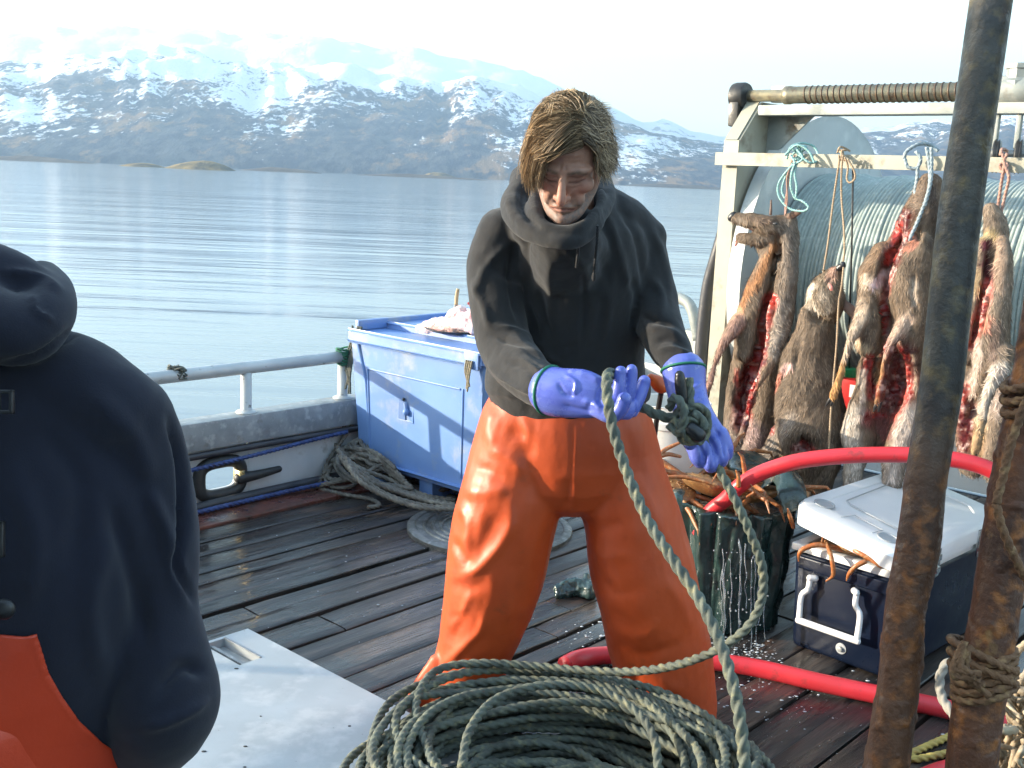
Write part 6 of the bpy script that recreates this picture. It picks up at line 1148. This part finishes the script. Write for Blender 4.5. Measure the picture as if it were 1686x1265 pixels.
# ---------------------------------------------------------------- cooler
wcm = mat('white_cooler_plastic', (.74, .75, .76), (.68, .69, .70), scale=4, rough=.3, rough2=.42, bump=.08, bscale=60, dirt=(.42, .42, .40), dscale=14, dlo=.64, dhi=.78)
ncm = mat('navy_cooler_plastic', (.0045, .0085, .022), (.006, .0115, .028), scale=4, rough=.25, rough2=.4, bump=.08, dirt=(.016, .022, .032), dscale=8, dlo=.6, dhi=.8, spec=.3)
c0 = on(1293, 1062); c1 = on(1466, 1127); ex = (c1-c0); wdt = np.linalg.norm(ex); ex /= wdt; ey = np.array([-ex[1], ex[0], 0]); 
if ey@CF < 0: ey = -ey
FR = (c0, ex, ey, BZ); ht = .375; dpt = .74
t = thing('cooler', 'navy cooler with a white lid propped ajar by crabs', 'cooler', c0+ex*wdt/2+ey*dpt/2)
def tbox(x0, x1, y0, y1, z0, z1, tp=0, bev=.02, seg=3, fr=FR, zf=None):
    bm = bmesh.new(); bmesh.ops.create_cube(bm, size=1)
    for q in bm.verts:
        k = q.co.z < 0; a = tp if k else 0; q.co = Vec(((x0+a) if q.co.x < 0 else (x1-a), (y0+a) if q.co.y < 0 else (y1-a), z0 if k else z1))
    bmesh.ops.bevel(bm, geom=bm.edges[:], offset=bev, segments=seg, affect='EDGES', profile=.5); bm.verts.index_update()
    V = np.array([q.co[:] for q in bm.verts]); Fc = [tuple(q.index for q in f.verts) for f in bm.faces]; bm.free()
    if zf is not None: V = zf(V)
    o, X, Y, Z = fr; return o+V[:, :1]*X+V[:, 1:2]*Y+V[:, 2:]*Z, Fc
b = MB(); b.add(*tbox(0, wdt, 0, dpt, 0.0, ht-.028, .012, .022)); b.add(*tbox(.02, wdt-.02, -.008, .01, ht-.085, ht-.040, 0, .006)); part('body', b, ncm, t, 'auto')
b = MB()
for args in ((0-.008, wdt+.008, -.008, .03), (0-.008, wdt+.008, dpt-.03, dpt+.008), (-.008, .03, .0305, dpt-.0305), (wdt-.03, wdt+.008, .0305, dpt-.0305)): b.add(*tbox(*args, ht-.027, ht, 0, .006, 2))
part('rim', b, wcm, t, 'auto'); b = MB(); b.box((.03, .03, ht-.025), (wdt-.03, dpt-.03, ht-.012), fr=FR); part('crab_load', b, crabm, t, False)
# lid: chamfered slab tipped up on its left
def lidz(V): V = V.copy(); V[:, 2] += .075*np.clip(1-V[:, 0]/wdt, 0, 1.1)+.0*V[:, 1]; return V
def lidslab():
    ch = .075; out = [(-.02+ch*.55, -.035), (wdt+.028-ch*.7, -.035), (wdt+.028, -.035+ch*.8), (wdt+.02, dpt+.02-ch), (wdt+.02-ch, dpt+.02), (-.02+ch, dpt+.02), (-.02, dpt+.02-ch), (-.02, -.03+ch*.9)]
    pr = [(0, 0.0), (0, .045), (.012, .060), (.020, .064), (.070, .064), (.074, .060), (.080, .060)]
    c_ = np.array([wdt/2, dpt/2]); V = []; n = len(out)
    pts = []
    for i in range(n):      # round the corners
        p, q, r = np.array(out[i-1]), np.array(out[i]), np.array(out[(i+1) % n]); a_ = q+(p-q)/np.linalg.norm(p-q)*.022; b_ = q+(r-q)/np.linalg.norm(r-q)*.022
        for s_ in (0, .33, .66, 1): pts.append((1-s_)**2*a_+2*s_*(1-s_)*q+s_*s_*b_)
    pts = np.array(pts)
    for ins, z in pr:
        d = c_-pts; L = np.abs(d); k = 1-ins/np.maximum(np.hypot(*d.T)*.72, .05); V.append(np.c_[c_+(pts-c_)*k[:, None], np.full(len(pts), z+ht+.004)])
    V = np.vstack(V); return V, ringfaces(len(pr), len(pts))
V, Fc = lidslab(); V = lidz(V); o, X, Y, Z = FR; V = o+V[:, :1]*X+V[:, 1:2]*Y+V[:, 2:]*Z; ld = part('lid', (V, Fc), wcm, t, 'auto')
def lp(x, y, z=0): v_ = lidz(np.array([[x, y, ht+.004+z]]))[0]; return o+v_[0]*X+v_[1]*Y+v_[2]*Z
nrm = np.cross(lp(.2, .1)-lp(.1, .1), lp(.1, .2)-lp(.1, .1)); nrm /= np.linalg.norm(nrm)
gsm = mat('moulded_cup_recess', (.36, .38, .40), rough=.4, bump=0)
for x_, y_ in ((.055, .075), (wdt-.085, .05)): part('cup_holder', lathe([(.036, .0005), (.036, .0035), (.031, .004), (.029, .001), (.0, .001)], 32, lp(x_, y_, .0645), nrm), gsm, ld, 'auto')
ridge = [lp(.06, dpt-.06, .066), lp(.075, .19, .066), lp(.10, .17, .066), lp(wdt-.04, .15, .066)]
b = MB(); b.add(*tube(ridge, .0022, 6)); b.add(*tube([lp(wdt*.36, .035, .065), lp(wdt*.40, .10, .0655), lp(wdt*.68, .09, .0655), lp(wdt*.66, .03, .065)], .0016, 6)); part('moulded_line', b, gsm, ld)
for y_ in (.16, .50):
    b = MB(); b.box((wdt+.021, y_, ht-.045), (wdt+.028, y_+.045, ht+.05), fr=FR, bev=.002); b.box((wdt+.0285, y_+.008, ht-.03), (wdt+.036, y_+.037, ht-.008), fr=FR, bev=.003); b.box((wdt+.0285, y_+.008, ht+.012), (wdt+.036, y_+.037, ht+.034), fr=FR, bev=.003); part('latch', b, mat('chrome_latch', (.7, .7, .7), rough=.2, metal=1, bump=0), t, 'auto')
def cpt(x, z, d=.0): return o+X*x-Y*d+Z*z
# handle on the end
hx0, hx1 = wdt*.20, wdt*.66; b = MB()
for sgn, hx in ((1, hx0), (-1, hx1)):
    b.add(*limb([(cpt(hx+sgn*.018, .275, .012), .011), (cpt(hx+sgn*.004, .275, .024), .011)], up=Z)); b.add(*limb([(cpt(hx+sgn*.004, .278, .022), .010, .008), (cpt(hx+sgn*.002, .235, .026), .010, .008), (cpt(hx-sgn*.018, .205, .028), .010, .008), (cpt(hx-sgn*.018, .125, .030), .011, .008)], up=Y, seg=10))
b.add(*limb([(cpt(hx0-.022, .118, .030), .012, .009), (cpt(hx1+.022, .118, .030), .012, .009)], up=Y, seg=12))
part('handle', b, wcm, t)
part('drain_plug', lathe([(.014, 0), (.014, .005), (.009, .006), (.009, .014), (.007, .015), (.0, .015)], 8, cpt(wdt*.52, .055, -.012), -Y), galv, t, 'auto')
part('drain_ring', lathe([(.019, 0), (.019, .003), (.015, .004)], 24, cpt(wdt*.52, .055, -.010), -Y), gsm, t, 'auto')
# crabs squeezed under the lid
def cp3(x, y, z): return o+X*x+Y*y+Z*z
L2 = [(a, .05, .05, .03, .1) for a in (.3, 2.9)]
crab(cp3(wdt*.45, .06, ht+.03), math.atan2(X[1], X[0]), 1.1, 'crab squeezed out under the cooler lid with legs over the edge', L2, 'crabs in the cooler', (.15, .25))
crab(cp3(wdt*.15, .16, ht+.045), 1.3, 1.1, 'crab behind the left corner of the cooler under the raised lid', L2, 'crabs in the cooler', (.1, .1))
def cleg(pts, r, lab): stick(pts, r, clegm, 'leg', lab)
Yc = float(o[1]); 
def yat(x): return float((o+X*((x-1293)/185)*wdt)[1])
cleg([(1385, 905, yat(1385)+.03, 1), (1350, 897, yat(1350)-.01, 1.1), (1325, 903, yat(1325)-.04, 1), (1316, 912, yat(1316)-.05, .8), (1315, 924, yat(1315)-.05, .3)], .0085, 'curved orange crab leg hooked over the cooler rim nearest the left corner')
cleg([(1360, 892, yat(1360)+.02, .9), (1368, 915, yat(1368)-.04, 1), (1372, 940, yat(1372)-.05, 1), (1370, 950, yat(1370)-.05, .8), (1360, 957, yat(1360)-.05, .3)], .0075, 'straight orange crab leg hanging down over the cooler end')
cleg([(1424, 925, yat(1424)-.03, 1), (1410, 932, yat(1410)-.045, 1), (1398, 945, yat(1398)-.05, .8), (1394, 956, yat(1394)-.05, .3)], .0085, 'orange crab claw tip over the cooler rim nearest the rusty bar')
cleg([(1385, 893, yat(1385)+.03, .8), (1410, 908, yat(1410)-.02, 1), (1435, 922, yat(1435)-.02, 1), (1450, 934, yat(1450)-.02, .6)], .008, 'brown crab leg lying along the cooler rim under the lid')
cleg([(1306, 868, Yc+.02, 1), (1301, 852, Yc+.0, 1), (1297, 838, Yc, .4)], .0075, 'orange crab leg poking up past the left corner of the lid')
# ---------------------------------------------------------------- rusty bars in front
barm = mat('wet_crusted_rust', (.14, .056, .027), (.06, .028, .018), (.30, .11, .03), scale=14, detail=10, rough=.35, rough2=.75, rscale=30, bump=.8, bscale=60, bdist=.005, coat=.12, coatr=.15, spec=.35, dirt=(.27, .15, .055), dscale=16, dlo=.62, dhi=.72)
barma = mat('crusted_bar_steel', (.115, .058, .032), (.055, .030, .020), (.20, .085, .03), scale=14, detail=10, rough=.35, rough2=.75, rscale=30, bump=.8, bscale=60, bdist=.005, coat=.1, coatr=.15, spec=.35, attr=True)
barm2 = mat('grey_brown_bar', (.085, .078, .078), (.06, .052, .05), scale=10, rough=.5, bump=.5, bscale=50, bdist=.004, dirt=(.14, .07, .03), dscale=9, dlo=.6, dhi=.75)
def bar_(rows, seed, am):
    A = np.array([[*at(x, y, Y_), rad(at(x, y, Y_), r)] for x, y, Y_, r in rows]); d_ = A[-1]-A[-2]; e_ = A[-1]+d_*(A[-1][2]/-d_[2]); e_[3] = A[-1][3]; A = np.vstack([A, (A[-1]+e_)/2, e_]); B = cr(A, 90); P = B[:, :3]; V, Fc = tube(P, B[:, 3], 120); n = 120; s_ = np.repeat(np.arange(len(P))/(len(P)-1), n)
    N = V-np.repeat(P, n, 0); N /= np.linalg.norm(N, axis=1)[:, None]; a_ = np.interp(s_, np.linspace(0, 1, len(am)), am)
    Vr = V@np.array([[.8, .36, .48], [-.6, .48, .64], [0, -.8, .6]]); V = V+N*(a_*(fbm(Vr, 11, 3, seed)*.0045+np.clip(fbm(Vr, 60, 2, seed+4)-.08, 0, 1)*.007))[:, None]; return V, Fc, s_
V, Fc, s_ = bar_([(1700, -600, 1.50, 33), (1650, -120, 1.46, 33), (1632, 0, 1.45, 33.5), (1606, 180, 1.43, 33.5), (1582, 340, 1.42, 34), (1566, 480, 1.41, 34), (1549, 640, 1.40, 34), (1526, 780, 1.39, 33), (1512, 900, 1.38, 35), (1490, 1010, 1.37, 32), (1480, 1120, 1.36, 33), (1459, 1265, 1.35, 36), (1440, 1400, 1.34, 38)], 5, [.03, .03, .05, .12, .4, .7, .8, .8])
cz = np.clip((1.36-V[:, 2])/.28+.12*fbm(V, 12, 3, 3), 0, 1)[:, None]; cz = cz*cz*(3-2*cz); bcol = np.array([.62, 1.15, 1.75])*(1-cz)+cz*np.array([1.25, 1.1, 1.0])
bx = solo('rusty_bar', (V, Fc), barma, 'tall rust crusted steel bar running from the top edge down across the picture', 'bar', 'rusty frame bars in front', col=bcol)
V, Fc, s_ = bar_([(1850, -250, 1.42, 38), (1790, 80, 1.38, 38), (1742, 400, 1.36, 38), (1716, 560, 1.36, 38), (1694, 680, 1.35, 38), (1670, 800, 1.34, 38), (1652, 920, 1.33, 38), (1636, 1020, 1.32, 38), (1612, 1150, 1.31, 39), (1600, 1265, 1.30, 40), (1588, 1400, 1.30, 40)], 9, [.5, .55, .6, .6, .6])
solo('rusty_bar', (V, Fc), barm, 'shorter rust crusted bar with a lashing, at the right edge', 'bar', 'rusty frame bars in front')
rrm = mat('rust_soaked_rope', (.20, .10, .045), (.12, .06, .03), (.30, .18, .08), scale=25, rough=.8, bump=.8, bscale=200, bdist=.003)
b = MB(); rr = random.Random(2)
def wrap(cx, cy, Yc_, rpx, n, tilt, hpx, r):
    c_ = at(cx, cy, Yc_); R = rad(c_, rpx); P = []
    for q in np.linspace(0, n*2*math.pi, int(n*14)): P.append(c_+CR*R*math.cos(q)+np.cross(CU, CR)*R*math.sin(q)+CU*(rad(c_, hpx)*(.5-q/(n*2*math.pi))+tilt*R*math.cos(q))+CR*rr.uniform(-.001, .001))
    b.add(*rope(P, r, step=.004, seg=9))
wrap(1620, 1105, 1.315, 46, 5, .35, 70, .0062); wrap(1618, 1090, 1.315, 49, 2.5, -.4, 50, .0058); 
b1 = b; b = MB(); wrap(1702, 640, 1.35, 44, 3, .5, 60, .0065)
b.add(*rope(Q([(1640, 830, 1.29), (1650, 870, 1.285), (1672, 920, 1.28), (1692, 960, 1.28)]), .006, step=.004)); b.add(*rope(Q([(1690, 660, 1.30), (1668, 720, 1.30), (1650, 790, 1.295), (1640, 830, 1.29)]), .006, step=.004))
solo('bar_lashing', b, rrm, 'rusty rope turned round the top of the shorter bar, its tail trailing down', 'lashing'); b = b1
for k in range(7): b.add(*rope(Q([(1590+rr.uniform(-10, 10), 1075+rr.uniform(-20, 20), 1.27), (1575+rr.uniform(-10, 20), 1100+rr.uniform(-10, 20), 1.26), (1610+rr.uniform(-10, 20), 1130+rr.uniform(-20, 20), 1.25)]), .005, step=.004))
solo('bar_lashing', b, rrm, 'rust soaked rope lashing wrapped round the shorter bar', 'lashing')
# nets and lines at the lower right
nm_ = mat('pale_tan_netting', (.38, .30, .20), (.28, .21, .14), (.45, .38, .28), scale=20, rough=.85, bump=.5, bscale=200); b = MB()
for k in range(70):
    x, y = rr.uniform(1640, 1790), rr.uniform(1090, 1330); Yb = rr.uniform(1.9, 2.3); P = [at(x+rr.uniform(-45, 45), y+rr.uniform(-50, 50), Yb+rr.uniform(-.1, .1)) for _ in range(6)]; b.add(*rope(P, rr.choice([.005, .0065, .009]), step=.009, seg=7, sub=8))
for P in ([(1700, 1000, 2.2), (1680, 960, 2.2), (1690, 940, 2.2), (1720, 990, 2.2)], [(1650, 1130, 2.1), (1664, 1090, 2.1), (1690, 1060, 2.1), (1720, 1060, 2.1)]): b.add(*rope(Q(P), .009, step=.008))
solo('net_heap', b, nm_, 'tangled heap of tan netting rope at the right edge behind the bars', 'net')
wrp = mat('white_line', (.30, .28, .24), (.22, .21, .18), scale=30, rough=.8, bump=.5, bscale=250); b = MB()
b.add(*rope(Q([(1582, 1088, 2.55), (1560, 1092, 2.55), (1548, 1115, 2.53), (1550, 1145, 2.5), (1566, 1172, 2.45), (1590, 1200, 2.4), (1640, 1230, 2.3)]), .0125, step=.007)); solo('white_rope', b, wrp, 'white rope looped out from behind the shorter bar onto the deck', 'rope')
ylm = mat('yellow_poly_rope', (.48, .36, .09), (.34, .25, .08), scale=30, rough=.7, bump=.5, bscale=250); b = MB()
b.add(*rope([on(1640, 1175, .012), on(1580, 1205, .012), on(1520, 1232, .012), on(1497, 1244, .012), on(1510, 1250, .012), on(1570, 1238, .012), on(1640, 1222, .012)], .0115, step=.006)); solo('yellow_rope', b, ylm, 'yellow rope end doubled on the deck between the two bars', 'rope')
# scrap of green bag on the deck behind the legs
V, Fc = fuse([limb([(on(920, 975, .02), .03, .02), (on(945, 968, .03), .04, .02), (on(970, 972, .03), .035, .03)]), limb([(on(962, 965, .04), .02), (on(965, 948, .07), .012)])], .004, 1); V = V+vnormals(V, Fc)*(fbm(V, 30, 3, 3)*.014)[:, None]
solo('bag_scrap', (V, Fc), bagd, 'crumpled wet green scrap of bag on the deck between the man\'s legs', 'scrap')
